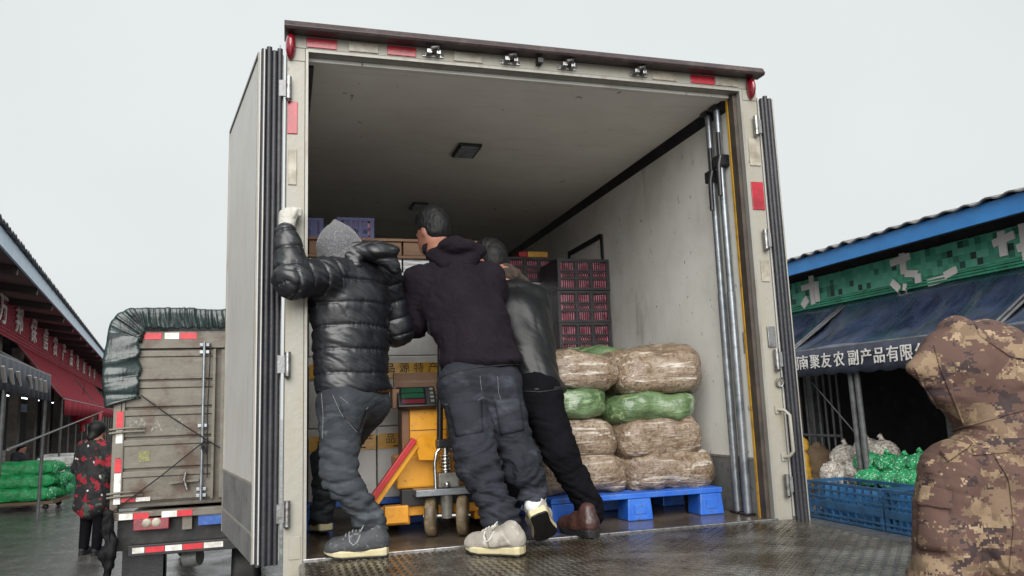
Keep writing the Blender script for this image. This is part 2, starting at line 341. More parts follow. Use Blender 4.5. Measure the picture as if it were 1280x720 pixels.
# folded-back doors: slab, kick plates, rubber seals along the free edge
def door(name_pts, far, kick_side):
    A, B, C, E_ = name_pts                       # plan corners: A outer near, B outer far, C inner far, E_ inner near
    z0, z1 = .0, 2.365
    d = MB().prism([tp(*A,z0), tp(*B,z0), tp(*C,z0), tp(*E_,z0)], (0,0,0), (0,0,z1-z0)).build('rear_door', 'frp_white', truck, bevel=.004)
    return d
A, B, C, E_ = (-.212,-.01), (-.415,1.15), (-.32,1.165), (-.100,.012)
ld = door((A,B,C,E_), 1, -1); tag(ld, 'left rear door folded back against the box side')
rd = door(((W+.112,.012), (W+.20,1.165), (W+.275,1.15), (W+.19,.0)), 1, 1); tag(rd, 'right rear door folded back, seen edge on')
dv = unit((B[0]-A[0], B[1]-A[1], 0)); nv = np.array([-dv[1], dv[0], 0]); 
def on_door(s, z, off): return np.array([A[0], A[1], 0]) + dv*s + nv*off + np.array([0,0,z+D])
LD = math.hypot(B[0]-A[0], B[1]-A[1])
kp = MB(); kp.obox(on_door(LD/2, .235, .0025), dv*(LD/2-.012), nv*.002, (0,0,.105)); kp.build('kick_plate', 'kick_plate', ld)
kp = MB(); kp.obox(on_door(LD/2, .062, .0025), dv*(LD/2-.012), nv*.002, (0,0,.06)); kp.build('kick_plate', 'kick_plate', ld)
for z in (.341, .125): MB().obox(on_door(LD/2, z, .004), dv*(LD/2-.012), nv*.003, (0,0,.006)).build('plate_trim', 'alu_trim', ld)
MB().obox(on_door(.008, 1.18, .003), dv*.008, nv*.003, (0,0,1.18)).build('edge_trim', 'alu_trim', ld)
MB().obox(on_door(LD-.012, 1.18, .003), dv*.01, nv*.003, (0,0,1.18)).build('edge_trim', 'alu_trim', ld)
MB().obox(on_door(LD/2, 2.357, .003), dv*(LD/2-.024), nv*.003, (0,0,.008)).build('edge_trim', 'brown_cap', ld)
def seals(door_o, p0, p1, z0, z1, n, rr):
    p0, p1 = A3(p0), A3(p1); out = unit((p1[1]-p0[1], -(p1[0]-p0[0]), 0)); out = out if out[1] < 0 else -out
    MB().prism([(*(p0+out[:2]*.001), z0+D), (*(p1+out[:2]*.001), z0+D), (*(p1+out[:2]*.006), z0+D), (*(p0+out[:2]*.006), z0+D)], (0,0,0), (0,0,z1-z0)).build('seal_back', 'rubber_black', door_o)
    for i in range(n):
        q = p0+(p1-p0)*((i+.5)/n)
        MB().tube([(q[0]+out[0]*.008, q[1]+out[1]*.008, z0+D-.01), (q[0]+out[0]*.008, q[1]+out[1]*.008, z1+D+.015*(i % 2)+.01)], rr, 10).build('seal_strip', 'rubber_black', door_o)
seals(ld, (-.205,-.012), (-.108,.008), .0, 2.36, 4, .0135)
MB().tube([tp(-.189,-.028,.0), tp(-.189,-.028,2.37)], .004, 6).build('white_bead', 'frp_white', ld)
MB().tube([tp(-.118,-.012,.0), tp(-.118,-.012,2.40)], .0035, 6).build('white_bead', 'alu_trim', ld)
seals(rd, (W+.118,.006), (W+.184,-.004), -.02, 2.34, 3, .0135)
MB().tube([tp(W+.192,-.012,-.02), tp(W+.192,-.012,2.35)], .0045, 6).build('white_bead', 'alu_trim', rd)
# ceiling lamps
def ceil_lamp(px, py, s):
    c = atz(px, py, D+2.37); o = MB().box((c[0]-s*.6,c[1]-s,D+2.352), (c[0]+s*.6,c[1]+s,D+2.3715)).build('ceiling_lamp', 'black_plastic', truck, bevel=.004)
    MB().box((c[0]-s*.47,c[1]-s*.85,D+2.348), (c[0]+s*.47,c[1]+s*.85,D+2.3518)).build('lens', 'lens_grey', o)
ceil_lamp(583, 187, .13); ceil_lamp(523, 257, .11)
# side door outline on the far wall, wall kick plate, damage plate
xw = W-.0135
c0 = atx(753, 293, xw); c1 = atx(753, 325, xw); ytop = c0[2]; sd_ = MB()
sd_.box((xw-.012, c0[1]-.012, D+.35), (xw, c0[1]+.030, ytop)); sd_.box((xw-.012, c0[1]+.031, ytop-.03), (xw, c0[1]+.75, ytop+.012))
sd_.box((xw-.012, c0[1]+.751, D+.35), (xw, c0[1]+.79, ytop+.012))
sd_.build('side_door_seal', 'rubber_black', truck)
MB().box((xw-.006,.107,D+.001), (xw-.0004,LEN-.1,D+.30)).build('kick_plate', 'kick_plate', truck)
MB().box((xw-.010,.107,D+.30), (xw-.0004,LEN-.1,D+.312)).build('plate_trim', 'alu_trim', truck)
c = atx(936, 428, xw); MB().box((xw-.012,c[1]-.03,c[2]-.06), (xw-.0005,c[1]+.04,c[2]+.06)).build('wall_plate', 'steel', truck)
# underbody: chassis rails, cross member, rear wheels, mud flaps
ub = MB(); ub.box((.75,.0,D-.34), (.87,6.4,D-.122)); ub.box((W-.87,.0,D-.34), (W-.75,6.4,D-.122)); ub.box((.1,.15,D-.30), (W-.1,.3,D-.122))
ub.build('chassis', 'chassis_black', truck, bevel=.005)
ub = MB().box((-.06,.06,D-.42), (.30,.16,D-.165)); ub.build('lift_bracket', 'chassis_black', truck, bevel=.01)
ub = MB().box((W-.30,.06,D-.42), (W+.06,.16,D-.125)); ub.build('lift_bracket', 'chassis_black', truck, bevel=.01)
def wheel(parent, x, y, r, w, tyre='chassis_black', rim='galvanised'):
    t = MB().lathe((x-w/2, y, r), (1,0,0), [(0,r*.58),(0,r*.9),(w*.1,r*.985),(w*.25,r),(w*.75,r),(w*.9,r*.985),(w,r*.9),(w,r*.58)], 32).build('tyre', tyre, parent)
    MB().lathe((x-w/2, y, r), (1,0,0), [(w*.15,.0),(w*.15,r*.3),(w*.05,r*.34),(w*.05,r*.57),(w*.95,r*.57),(w*.95,r*.34),(w*.85,r*.3),(w*.85,.0)], 24).build('rim', rim, t)
for x in (.17, W-.17): wheel(truck, x, 1.5, .46, .26)
for x in (.46, W-.46): wheel(truck, x, 1.5, .46, .26)
for x in (.15, W-.15): wheel(truck, x, 6.0, .46, .26)
# cab, mostly out of sight in front of the box
cb = MB().prism([(0,6.75,.55), (0,8.55,.55), (0,8.62,1.5), (0,8.2,2.55), (0,6.75,2.6)], (.03,0,0), (W-.03,0,0)).build('cab', 'frp_white', truck, bevel=.05)
# tail lift platform lowered level with the deck
lift = thing('tail_lift_platform', 'chequered steel tail lift plate level with the truck deck', 'tail lift', (1.25,-.9,D-.03))
MB().box(tp(-.005,-1.78,-.045), tp(W+.105,-.016,-.004)).build('plate', 'tread_plate', lift, bevel=.004)
tv = []; tf = []; sp = .031; nx_, ny_ = int((W+.08)/sp), int(1.74/sp)
for i in range(nx_):
    for j in range(ny_):
        cx, cy = .012+i*sp, -1.77+j*sp; s_ = 1 if (i+j) % 2 else -1
        ux, uy = .0118*.72, .0118*.72*s_; vx, vy = -uy*.26, ux*.26
        b = len(tv); zz = D-.0042
        tv += [(cx-ux-vx,cy-uy-vy,zz),(cx+ux-vx,cy+uy-vy,zz),(cx+ux+vx,cy+uy+vy,zz),(cx-ux+vx,cy-uy+vy,zz),(cx-ux*.8,cy-uy*.8,zz+.0026),(cx+ux*.8,cy+uy*.8,zz+.0026)]
        tf += [(b,b+1,b+5,b+4),(b+2,b+3,b+4,b+5),(b+1,b+2,b+5),(b+3,b,b+4)]
tr = MB().raw(tv, tf).build('tread', 'tread_plate', lift); tr['kind'] = 'stuff'
MB().tube([tp(-.003,-1.77,-.025), tp(-.003,-.03,-.025)], .016, 8).build('side_rail', 'steel', lift)
MB().box(tp(.1,-.6,-.11), tp(.2,-.02,-.047)).build('lift_arm', 'chassis_black', lift); MB().box(tp(W-.2,-.6,-.11), tp(W-.1,-.02,-.047)).build('lift_arm', 'chassis_black', lift)
# load locking poles by the far post
def pole(px0, py0, px1, py1, Y, label, clampy):
    t = at(px0, py0, Y); b = at(px1, py1, Y); x = (t[0]+b[0])/2
    x = min(x, xw-.03)
    o = thing('load_bar', label, 'load bar', (x, Y, D+.002), 'upright load bars')
    MB().tube([(x,Y,D+.012), (x,Y,D+1.25)], .0235, 14).build('tube', 'galvanised', o)
    MB().tube([(x,Y,D+1.252), (x,Y,D+2.345)], .0205, 14).build('tube', 'galvanised', o)
    for z0, z1 in ((.002,.012), (2.345,2.369)): MB().box((x-.036,Y-.036,D+z0), (x+.036,Y+.036,D+z1)).build('foot', 'black_plastic', o, bevel=.004)
    zc = at(px0, clampy, Y)[2]
    MB().box((x-.036,Y-.045,zc-.035), (x+.036,Y+.034,zc+.035)).build('clamp', 'black_plastic', o, bevel=.006)
    MB().tube([(x-.03,Y-.05,zc+.02), (x-.05,Y-.055,zc-.04), (x-.05,Y-.05,zc-.22)], .014, 8).build('lever', 'black_plastic', o)
    MB().tube([(x-.022,Y-.03,zc+.17), (x-.022,Y-.03,zc-.0)], .012, 8).build('ratchet', 'black_plastic', o)
    return o
p1_ = pole(896, 140, 929, 640, .30, 'galvanised load bar standing upright, the one farther from the truck post', 222)
p2_ = pole(908, 130, 947, 640, .20, 'galvanised load bar standing upright beside the yellow edged truck post', 203)

# ================================================================== cargo inside the box
pm('pallet_blue', S((30,84,176)), rough=.42, layers=[dict(col=S((60,116,200)), sc=7, lo=.4, hi=.7, amt=.7), dict(col=S((110,128,140)), sc=30, st=(1,1,.3), lo=.6, hi=.72, amt=.7), dict(col=S((58,52,46)), sc=14, lo=.57, hi=.70, amt=.7), dict(col=S((96,104,110)), sc=60, st=(1,1,.3), lo=.62, hi=.68, amt=.7)], bump=.001, bsc=50)
pm('sack_brown', S((140,124,106)), rough=.4, coat=.25, coat_r=.26, rnd=True, layers=[dict(col=S((106,86,66)), sc=14, st=(.45,1.7,1.9), lo=.40, hi=.6, amt=.9, detail=8), dict(col=S((76,58,44)), sc=46, lo=.50, hi=.64, amt=.75, detail=8), dict(col=S((212,206,196)), sc=15, st=(.16,2.2,2.8), lo=.56, hi=.66, amt=.6, detail=6), dict(col=S((70,52,40)), sc=3, lo=.55, hi=.75, amt=.5)], bump=.006, bsc=34, bst=(.25,2.4,3), bump2=.008, bsc2=60)  # pale lengthwise streaks put the film's highlights into the colour
pm('sack_green', S((90,112,76)), rough=.36, coat=.6, coat_r=.15, rnd=True, layers=[dict(col=S((62,86,54)), sc=8, st=(.5,2,2.2), lo=.42, hi=.6, amt=.9, detail=7), dict(col=S((150,174,130)), sc=9, st=(.35,2.4,3), lo=.54, hi=.66, amt=.8, detail=6), dict(col=S((196,210,186)), sc=5, lo=.6, hi=.75, amt=.6), dict(col=S((120,110,60)), sc=26, lo=.62, hi=.68, amt=.6)], bump=.007, bsc=20, bst=(.4,2.2,2.6), bump2=.006, bsc2=50)
pm('carton_white', S((206,206,204)), rough=.55, layers=[dict(col=S((178,176,170)), sc=4, lo=.42, hi=.7), dict(col=S((120,112,100)), sc=24, lo=.66, hi=.74, amt=.6)], bump=.001, bsc=40)
pm('tape_yellow', S((214,166,66)), rough=.3, coat=.3, layers=[dict(col=S((186,136,46)), sc=9, lo=.4, hi=.7), dict(col=S((232,206,140)), sc=20, st=(1,1,4), lo=.6, hi=.72, amt=.6)], bump=.001, bsc=30)
pm('ink_brown', S((44,30,18)), rough=.5); pm('band_green', S((20,128,82)), rough=.4, layers=[dict(col=S((30,150,100)), sc=8)])
pm('carton_brown', S((112,84,62)), rough=.7, layers=[dict(col=S((92,68,50)), sc=6, lo=.4, hi=.7), dict(col=S((140,118,98)), sc=14, st=(.2,1,6), lo=.58, hi=.7, amt=.7)], bump=.001, bsc=50)
pm('crate_black', S((40,36,42)), rough=.45, layers=[dict(col=S((62,56,62)), sc=12, lo=.5, hi=.7)])
pm('produce_red', S((196,92,114)), rough=.5, layers=[dict(col=S((222,140,158)), sc=26, lo=.45, hi=.6), dict(col=S((120,34,54)), sc=14, lo=.5, hi=.66)])
pm('crate_blue', S((58,62,120)), rough=.45, layers=[dict(col=S((76,82,146)), sc=9, lo=.4, hi=.7)])
pm('film_wrap', S((196,198,198)), rough=.25, coat=.5, layers=[dict(col=S((140,142,144)), sc=7, st=(.6,1,4), lo=.45, hi=.6), dict(col=S((236,238,238)), sc=16, st=(.4,1,3), lo=.6, hi=.68)], bump=.004, bsc=14, bst=(.5,1,3))
pm('jack_yellow', S((222,156,40)), rough=.36, layers=[dict(col=S((194,128,30)), sc=5, lo=.4, hi=.7, amt=.8), dict(col=S((130,94,40)), sc=9, lo=.56, hi=.72, amt=.7), dict(col=S((60,48,36)), sc=36, lo=.655, hi=.70, amt=.7)], bump=.001, bsc=30)
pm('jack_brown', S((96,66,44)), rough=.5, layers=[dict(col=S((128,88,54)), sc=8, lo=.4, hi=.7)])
pm('jack_red', S((172,40,44)), rough=.38, layers=[dict(col=S((130,26,34)), sc=10, lo=.4, hi=.7)])
pm('wheel_nylon', S((122,106,82)), rough=.5, layers=[dict(col=S((84,72,54)), sc=10, lo=.4, hi=.65), dict(col=S((150,138,112)), sc=30, lo=.58, hi=.7)], bump=.002, bsc=40)
pm('dirty_chrome', S((190,190,188)), rough=.22, metal=.95, layers=[dict(col=S((120,112,100)), sc=26, lo=.52, hi=.68)])
pm('cast_grey', S((128,128,122)), rough=.45, metal=.4, layers=[dict(col=S((90,86,78)), sc=18, lo=.4, hi=.7)], bump=.001, bsc=50)
pm('screen_green', S((26,62,44)), rough=.12, layers=[dict(col=S((30,66,48)), sc=20, st=(.3,1,6), lo=.45, hi=.6)])
pm('screen_red', S((84,30,38)), rough=.12); pm('screen_glass', S((26,28,30)), rough=.1)

# ---- blue plastic pallets
def pallet(label, x0, x1, y0, y1):
    o = thing('plastic_pallet', label, 'pallet', ((x0+x1)/2, (y0+y1)/2, D+.001), 'blue plastic pallets in the truck')
    n = 7; w = (x1-x0)
    for i in range(n):
        a = y0+(y1-y0)*i/n; b = a+(y1-y0)/n*.80
        MB().box((x0, a, D+.118), (x1, b, D+.147)).build('deck_board', 'pallet_blue', o, bevel=.004)
    fw = .135
    for fx in (x0+fw/2+.004, (x0+x1)/2, x1-fw/2-.004):
        MB().box((fx-fw/2+.01, y0+.03, D+.100), (fx+fw/2-.01, y1-.03, D+.1175)).build('bearer', 'pallet_blue', o)
        for fy in (y0+.075, (y0+y1)/2, y1-.075):
            b = MB(); t, q = fw/2, fw/2+.008
            b.raw([(fx-q,fy-.075,D+.001),(fx+q,fy-.075,D+.001),(fx+q,fy+.07,D+.001),(fx-q,fy+.07,D+.001),(fx-t,fy-.07,D+.1175),(fx+t,fy-.07,D+.1175),(fx+t,fy+.07,D+.1175),(fx-t,fy+.07,D+.1175)], [(0,3,2,1),(4,5,6,7),(0,1,5,4),(1,2,6,5),(2,3,7,6),(3,0,4,7)])
            ft = b.build('foot', 'pallet_blue', o, bevel=.006)
            if fy < y0+.1: MB().box((fx-.035, fy-.0775, D+.035), (fx+.035, fy-.0735, D+.085)).build('foot_panel', 'pallet_blue', ft, bevel=.002)
    return o
PX0, PX1 = at(690, 652, .30)[0], at(905, 640, .30)[0]
pallet('blue plastic pallet carrying the brown and green sacks', PX0, PX1, .30, 1.35)
pallet('blue plastic pallet under the white cartons', .04, 1.20, .86, 1.90)

# ---- sacks
def sack_mesh(L, dp, h, seed, soft=2.7, squash=.0, tail=0):
    nu, nv_ = 56, 36; V = []
    for i in range(nu+1):
        u = -1+2*i/nu; prof = max(1-abs(u)**5.5, 0)**.5
        for j in range(nv_):
            a = 2*math.pi*j/nv_; c, s_ = math.cos(a), math.sin(a)
            e = 2/3.1
            y = math.copysign(abs(c)**e, c); z = math.copysign(abs(s_)**e, s_)
            V.append((u*L/2, y*dp/2*prof, z*h/2*prof*(1-.10*u*tail)))
    V = np.array(V); P = V+seed*3.1
    n = V/np.array([L*L/4, dp*dp/4, h*h/4]); n /= np.linalg.norm(n, axis=1)[:,None]+1e-9
    st = np.array([.35, 1, 1.1])
    d = .022*fbm(P, 6, seed)+.012*ridge(P*st, 26, seed+5)*np.clip(1.1-np.abs(V[:,0])/(L*.62), .2, 1)+.004*ridge(P*np.array([.2,1,1]), 60, seed+9)
    V = V+n*d[:,None]; V[:,2] = np.where(V[:,2] < -h*.40, -h*.40+(V[:,2]+h*.40)*.35, V[:,2])
    V[:,2] -= V[:,2].min()
    F = [(i*nv_+j, i*nv_+(j+1) % nv_, (i+1)*nv_+(j+1) % nv_, (i+1)*nv_+j) for i in range(nu) for j in range(nv_)]
    return V, F
def sack(name, label, px0, px1, py_top, py_bot, Y, mat, seed, dp=.62, group='sacks stacked on the blue pallet', tail=0, rz=0.0, cat='sack'):
    a = at(px0, py_bot, Y); b = at(px1, py_bot, Y); t = at((px0+px1)/2, py_top, Y+.1)
    L = (b[0]-a[0])*1.07; h = (t[2]-(a[2]+b[2])/2)*1.13
    V, F = sack_mesh(L, dp, h, seed, tail=tail)
    c, s_ = math.cos(rz), math.sin(rz); V = V@np.array([[c,s_,0],[-s_,c,0],[0,0,1]])
    org = ((a[0]+b[0])/2, Y+dp/2, (a[2]+b[2])/2)
    o = MB().raw(V+A3(org), F, True).build(name, mat, None, origin=org)
    # gathered, knotted mouth at one end
    q = (-1 if seed % 2 else 1)
    mo = MB(); ex = q*L/2*.97; zz = h*.5
    mo.tube([(ex, 0, zz), (ex+q*.012, -.005, zz+.004), (ex+q*.022, -.01, zz-.004), (ex+q*.035, -.02, zz-.02)], [.05, .02, .012, .022], 9)
    m = mo.build('knotted_mouth', mat, o); m.location = (0,0,0)
    return tag(o, label, cat, group)
Yb = .36; zp = None
sack('net_sack', 'brown fibrous sack on the bottom layer beside the truck wall', 787, 907, 559, 618, Yb, 'sack_brown', 1)
sack('net_sack', 'brown fibrous sack on the bottom layer, partly behind the black trouser leg', 676, 794, 570, 623, Yb, 'sack_brown', 2)
sack('net_sack', 'brown fibrous sack on the second layer by the truck wall, under the green one', 779, 893, 520, 578, Yb, 'sack_brown', 3)
sack('net_sack', 'brown fibrous sack on the second layer beside the black trousers', 668, 783, 522, 575, Yb+.02, 'sack_brown', 4)
sack('green_sack', 'large shiny green sack on the third layer beside the truck wall', 770, 885, 489, 531, Yb+.02, 'sack_green', 5)
sack('green_sack', 'smaller light green sack beside the leather jacket', 672, 770, 482, 527, Yb+.02, 'sack_green', 6)
sack('net_sack', 'bulky brown sack on the top layer beside the truck wall', 779, 890, 435, 494, Yb+.03, 'sack_brown', 7, tail=-1)
sack('net_sack', 'brown wrinkled sack on the top layer beside the leather jacket', 670, 784, 441, 491, Yb+.02, 'sack_brown', 8, tail=1)
# ---- sacks of the row behind
for k, (zz, m_, lab, cat_) in enumerate(((.15,'sack_brown','brown sack lowest in the row behind','net_sack'), (.39,'sack_brown','brown sack second from the floor in the row behind','net_sack'), (.62,'sack_green','green sack third from the floor in the row behind','green_sack'), (.77,'sack_green','dull green sack peeping out behind the two top brown sacks','green_sack'))):
    V, F = sack_mesh(.62, .5, .25, 20+k)
    o = MB().raw(V+A3((1.90,1.20,D+zz)), F, True).build(cat_, m_, None, origin=(1.90, 1.20, D+zz)); tag(o, lab, 'sack', 'sacks stacked on the blue pallet')

# ---- white cartons with printed yellow tape
def carton(label, x0, x1, y0, dy, z0, z1, kind):
    o = thing('carton', label, 'box', ((x0+x1)/2, y0+dy/2, z0), 'white cartons on the pallet')
    MB().box((x0, y0, z0), (x1, y0+dy, z1-.055)).build('body', 'carton_white', o, bevel=.006)
    MB().box((x0-.004, y0-.006, z1-.055), (x1+.004, y0+dy+.004, z1)).build('lid', 'carton_white', o, bevel=.006)
    zt = z1-.125
    MB().box((x0+.002, y0-.0085, zt), (x1-.002, y0-.0005, zt+.085)).build('tape', 'tape_yellow', o)
    xm = (x0+x1)/2
    pn = MB(); pn.box((xm-.10, y0-.004, z0+.05), (xm-.092, y0-.0005, z0+.22)); pn.box((xm+.03, y0-.004, z0+.05), (xm+.038, y0-.0005, z0+.22)); pn.box((xm-.092, y0-.004, z0+.212), (xm+.03, y0-.0005, z0+.22))
    pn.build('fold_line', 'carton_white', o)
    MB().lathe((xm+.085, y0-.0008, z0+.125), (0,-1,0), [(0,.017),(.002,.0165),(.0022,0)], 12).build('hand_hole', 'black_plastic', o)
    if kind == 'text':
        for i, ch in enumerate('品源特产'):
            glyph(ch, .062, (x0+.075+i*.085, y0-.0095, zt+.052), (1,0,0), (0,0,1), 'ink_brown', o, .001)
        MB().box((x0+.09, y0-.0102, zt+.008), (x1-.06, y0-.0087, zt+.016)).build('small_print', 'ink_brown', o)
    if kind == 'band':
        MB().box((x0+.001, y0-.0085, z0+.20), (x1-.001, y0-.0006, z0+.245)).build('green_band', 'band_green', o)
    return o
CY = .90; cx_ = [.045, .43, .815, 1.20]
zr = [D+.149, D+.149+.405, D+.149+.81, D+.149+1.215]
names = [['at the foot of the stack behind the dark trouser leg', 'at the foot of the stack, beside the yellow weighing column', 'at the foot of the stack behind the pump'],
         ['in the second row, behind the jeans', 'in the second row, behind the scale display', 'in the second row behind the dark hooded jacket'],
         ['with a green band in the third row beside the door post', 'with a green band in the third row between the two pushing men', 'with a green band in the third row behind the dark hooded jacket']]
for r_ in range(3):
    for c_ in range(3):
        carton('white taped carton '+names[r_][c_], cx_[c_]+.004, cx_[c_+1]-.004, CY+rng.uniform(-.012,.012), .46, zr[r_], zr[r_+1]-.004, 'band' if r_ == 2 else 'text')
# brown flat cartons on top
for k in range(3):
    for c_, (x0, x1) in enumerate(((.05,.60), (.61,1.16))):
        o = thing('flat_carton', 'flat %s, %s of three, on the stack %s' % (('film wrapped carton','brown lidded carton','brown carton')[k], ('lowest','middle','topmost')[k], ('behind the knit hood','behind the black haired head')[c_]), 'box', ((x0+x1)/2, 1.2, zr[3]+k*.105), 'flat cartons on the stack')
        z = zr[3]+k*.105; MB().box((x0, CY+.06+rng.uniform(0,.02), z+.001), (x1, CY+.52, z+.085)).build('body', 'carton_brown' if k == 2 else 'film_wrap', o, bevel=.004)
        MB().box((x0-.006, CY+.05, z+.0855), (x1+.006, CY+.525, z+.103)).build('lid', 'carton_brown' if k > 0 else 'film_wrap', o, bevel=.003)

# ---- slatted plastic crates
def crate(name, label, loc, w, dy, h, mat, fill, group, film=False):
    x, y, z = loc; o = thing(name, label, 'crate', loc, group); o.rotation_euler[2] = R(rng.uniform(-1.6, 1.6)); o.location.x += rng.uniform(-.006, .006)
    rim = MB()
    for zz, t in ((z+h-.022, .022), (z, .018)): 
        rim.box((x-w/2,y,zz), (x+w/2,y+.016,zz+t)); rim.box((x-w/2,y+dy-.016,zz), (x+w/2,y+dy,zz+t))
        rim.box((x-w/2,y+.0162,zz), (x-w/2+.016,y+dy-.0162,zz+t)); rim.box((x+w/2-.016,y+.0162,zz), (x+w/2,y+dy-.0162,zz+t))
    rim.build('rim', mat, o)
    MB().box((x-w/2+.017,y+.017,z+.001), (x+w/2-.017,y+dy-.017,z+.012)).build('floor_panel', mat, o)
    for sx in (-1, 1):
        for yy in (y, y+dy-.03): MB().box((x+sx*(w/2-.015)-.0135, yy+.0005, z+.0182), (x+sx*(w/2-.015)+.0135, yy+.0295, z+h-.0222)).build('corner_post', mat, o)
    fp = MB(); cells = 3; cw = (w-.06)/cells
    for i in range(cells+1):
        xx = x-w/2+.03+i*cw; 
        if 0 < i < cells: fp.box((xx-.011,y+.001,z+.0182), (xx+.011,y+.014,z+h-.0222))
    for zz in (.36, .62): fp.box((x-w/2+.03,y+.002,z+h*zz-.006), (x+w/2-.03,y+.013,z+h*zz+.006))
    for i in range(cells):
        for j in range(6):
            xx = x-w/2+.03+i*cw+.018+(cw-.036)*j/5.0
            fp.box((xx-.0032,y+.003,z+.0182), (xx+.0032,y+.012,z+h*.36-.0062)); fp.box((xx-.0032,y+.003,z+h*.62+.0062), (xx+.0032,y+.012,z+h-.0222))
            fp.bar((xx-.009,y+.0075,z+h*.37), (xx+.009,y+.0075,z+h*.61), .005); fp.bar((xx+.009,y+.0075,z+h*.37), (xx-.009,y+.0075,z+h*.61), .005)
    q = fp.build('front_lattice', mat, o); q['kind'] = 'stuff'
    MB().box((x-w/2+.002,y+.031,z+.0182), (x-w/2+.012,y+dy-.031,z+h-.0222)).build('side_panel', mat, o); MB().box((x+w/2-.012,y+.031,z+.0182), (x+w/2-.002,y+dy-.031,z+h-.0222)).build('side_panel', mat, o)
    MB().box((x-w/2+.03,y+dy-.012,z+.0182), (x+w/2-.03,y+dy-.002,z+h-.0222)).build('back_panel', mat, o)
    MB().box((x-w/2+.02,y+.02,z+.0125), (x+w/2-.02,y+dy-.02,z+h-.03)).build('produce', fill, o)
    if film: MB().box((x-w/2-.004,y-.006,z+.004), (x+w/2*.98,y-.002,z+h-.01)).build('film', 'film_wrap', o)
    return o
Yc = 1.95
a = at(697, 360, Yc); b = at(762, 360, Yc); cw_ = b[0]-a[0]; zt = at(730, 323, Yc)[2]; h_ = (at(730,323,Yc)[2]-at(730,361,Yc)[2])
nc = int((zt-D)//h_); h_ = (zt-D-.002)/nc
ordn = ['topmost','second from the top','third from the top','fourth from the top','fifth from the top','sixth from the top','seventh from the top','eighth from the top']
for k in range(nc):
    crate('slatted_crate', 'black crate of red produce, %s in the stack by the wall' % ordn[k], ((a[0]+b[0])/2+.004*rng.uniform(-1,1), Yc+.01*rng.uniform(-1,1), zt-(k+1)*h_), cw_, .42, h_-.004, 'crate_black', 'produce_red', 'black crates of red produce')
Yd = 2.45; a = at(634, 340, Yd); b = at(696, 340, Yd); zt2 = at(670, 321, Yd)[2]; n2 = int((zt2-D)//.205); h2 = (zt2-D-.002)/n2
for k in range(n2):
    crate('slatted_crate', 'black crate %s, %s in the stack behind the leather jacket' % ('of red produce' if k == 0 else 'in white film', ordn[k] if k < 8 else 'lowest'), ((a[0]+b[0])/2, Yd+.01*rng.uniform(-1,1), zt2-(k+1)*h2), b[0]-a[0], .42, h2-.004, 'crate_black', 'produce_red', 'black crates of red produce', film=k > 0)
pk = thing('produce_packet', 'yellow and red packet lying on the rear crate stack', 'packet', ((a[0]+b[0])/2, Yd+.1, zt2))
MB().box(((a[0]+b[0])/2-.02, Yd+.03, zt2+.001), (b[0]-.06, Yd+.28, zt2+.055)).build('yellow_side', 'tape_yellow', pk, bevel=.01)
MB().box(((a[0]+b[0])/2-.10, Yd+.03, zt2+.001), ((a[0]+b[0])/2-.021, Yd+.28, zt2+.052)).build('red_side', 'jack_red', pk, bevel=.01)
# blue crates high on the stack by the near wall
Ye = 1.48; zb = zr[3]+.001; 
MB_pal = None
for c_, (p0, p1) in enumerate(((352, 404), (420, 467))):
    a = at(p0, 300, Ye); b = at(p1, 300, Ye); top = at(p1, 272, Ye)[2]; hh = (top-zb)/3
    a0 = max(a[0], .03)
    for k in range(3):
        crate('slatted_crate', 'dark blue crate, %s of three, %s' % (('lowest','middle','topmost')[k], ('high up beside the door post','behind the knit hood')[c_]), ((a0+b[0])/2, Ye, zb+k*hh), b[0]-a0, .36, hh-.004, 'crate_blue', 'produce_red', 'dark blue crates on the stack')
# cartons that carry the blue crates (second row of the pallet load)
for c_, (x0, x1) in enumerate(((.045,.43), (.434,.815), (.819,1.2))):
    for r_ in range(3):
        o = thing('carton', 'white carton in the rear row, column %s, %s layer' % (('nearest the wall','in the middle','nearest the crates')[c_], ('bottom','middle','top')[r_]), 'box', ((x0+x1)/2, 1.6, zr[r_]), 'white cartons on the pallet')
        MB().box((x0, CY+.50, zr[r_]), (x1, CY+.96, zr[r_+1]-.06)).build('body', 'carton_white', o, bevel=.006); MB().box((x0-.003, CY+.497, zr[r_+1]-.06), (x1+.003, CY+.963, zr[r_+1]-.004)).build('lid', 'carton_white', o, bevel=.006)

# ================================================================== the weighing pallet jack
J = at(559, 650, .32); jx = J[0]; jy = .34
jack = thing('pallet_jack', 'yellow weighing pallet jack with a small display and twin wheels', 'pallet jack', (jx, jy, D))
rz_ = R(-18); ca, sa = math.cos(rz_), math.sin(rz_)
for s_ in (-1, 1):
    c = np.array([jx+s_*.080*ca, jy-.02+s_*.080*sa, D+.101]); ax = np.array([ca, sa, 0])
    w = MB().lathe(c-ax*.027, ax, [(0,.055),(0,.084),(.005,.094),(.012,.099),(.042,.099),(.049,.094),(.054,.084),(.054,.055)], 28).build('wheel', 'wheel_nylon', jack)
    MB().lathe(c-ax*.029, ax, [(0,0),(0,.03),(.004,.034),(.004,.056),(.054,.056),(.054,.034),(.058,.03),(.058,0)], 18).build('hub', 'cast_grey', w)
MB().tube([(jx,jy-.02,D+.09), (jx,jy-.02,D+.21)], [.028,.034], 14).build('steering_post', 'cast_grey', jack)
MB().tube([(jx-.12*ca,jy-.02-.12*sa,D+.101), (jx+.12*ca,jy-.02+.12*sa,D+.101)], .012, 8).build('axle', 'steel', jack)
MB().box((jx-.165,jy-.075,D+.207), (jx+.165,jy+.05,D+.240)).build('foot_plate', 'galvanised', jack, bevel=.004)
pu = MB().box((jx-.045,jy-.05,D+.2405), (jx+.06,jy+.04,D+.315)).build('pump_block', 'cast_grey', jack, bevel=.008)
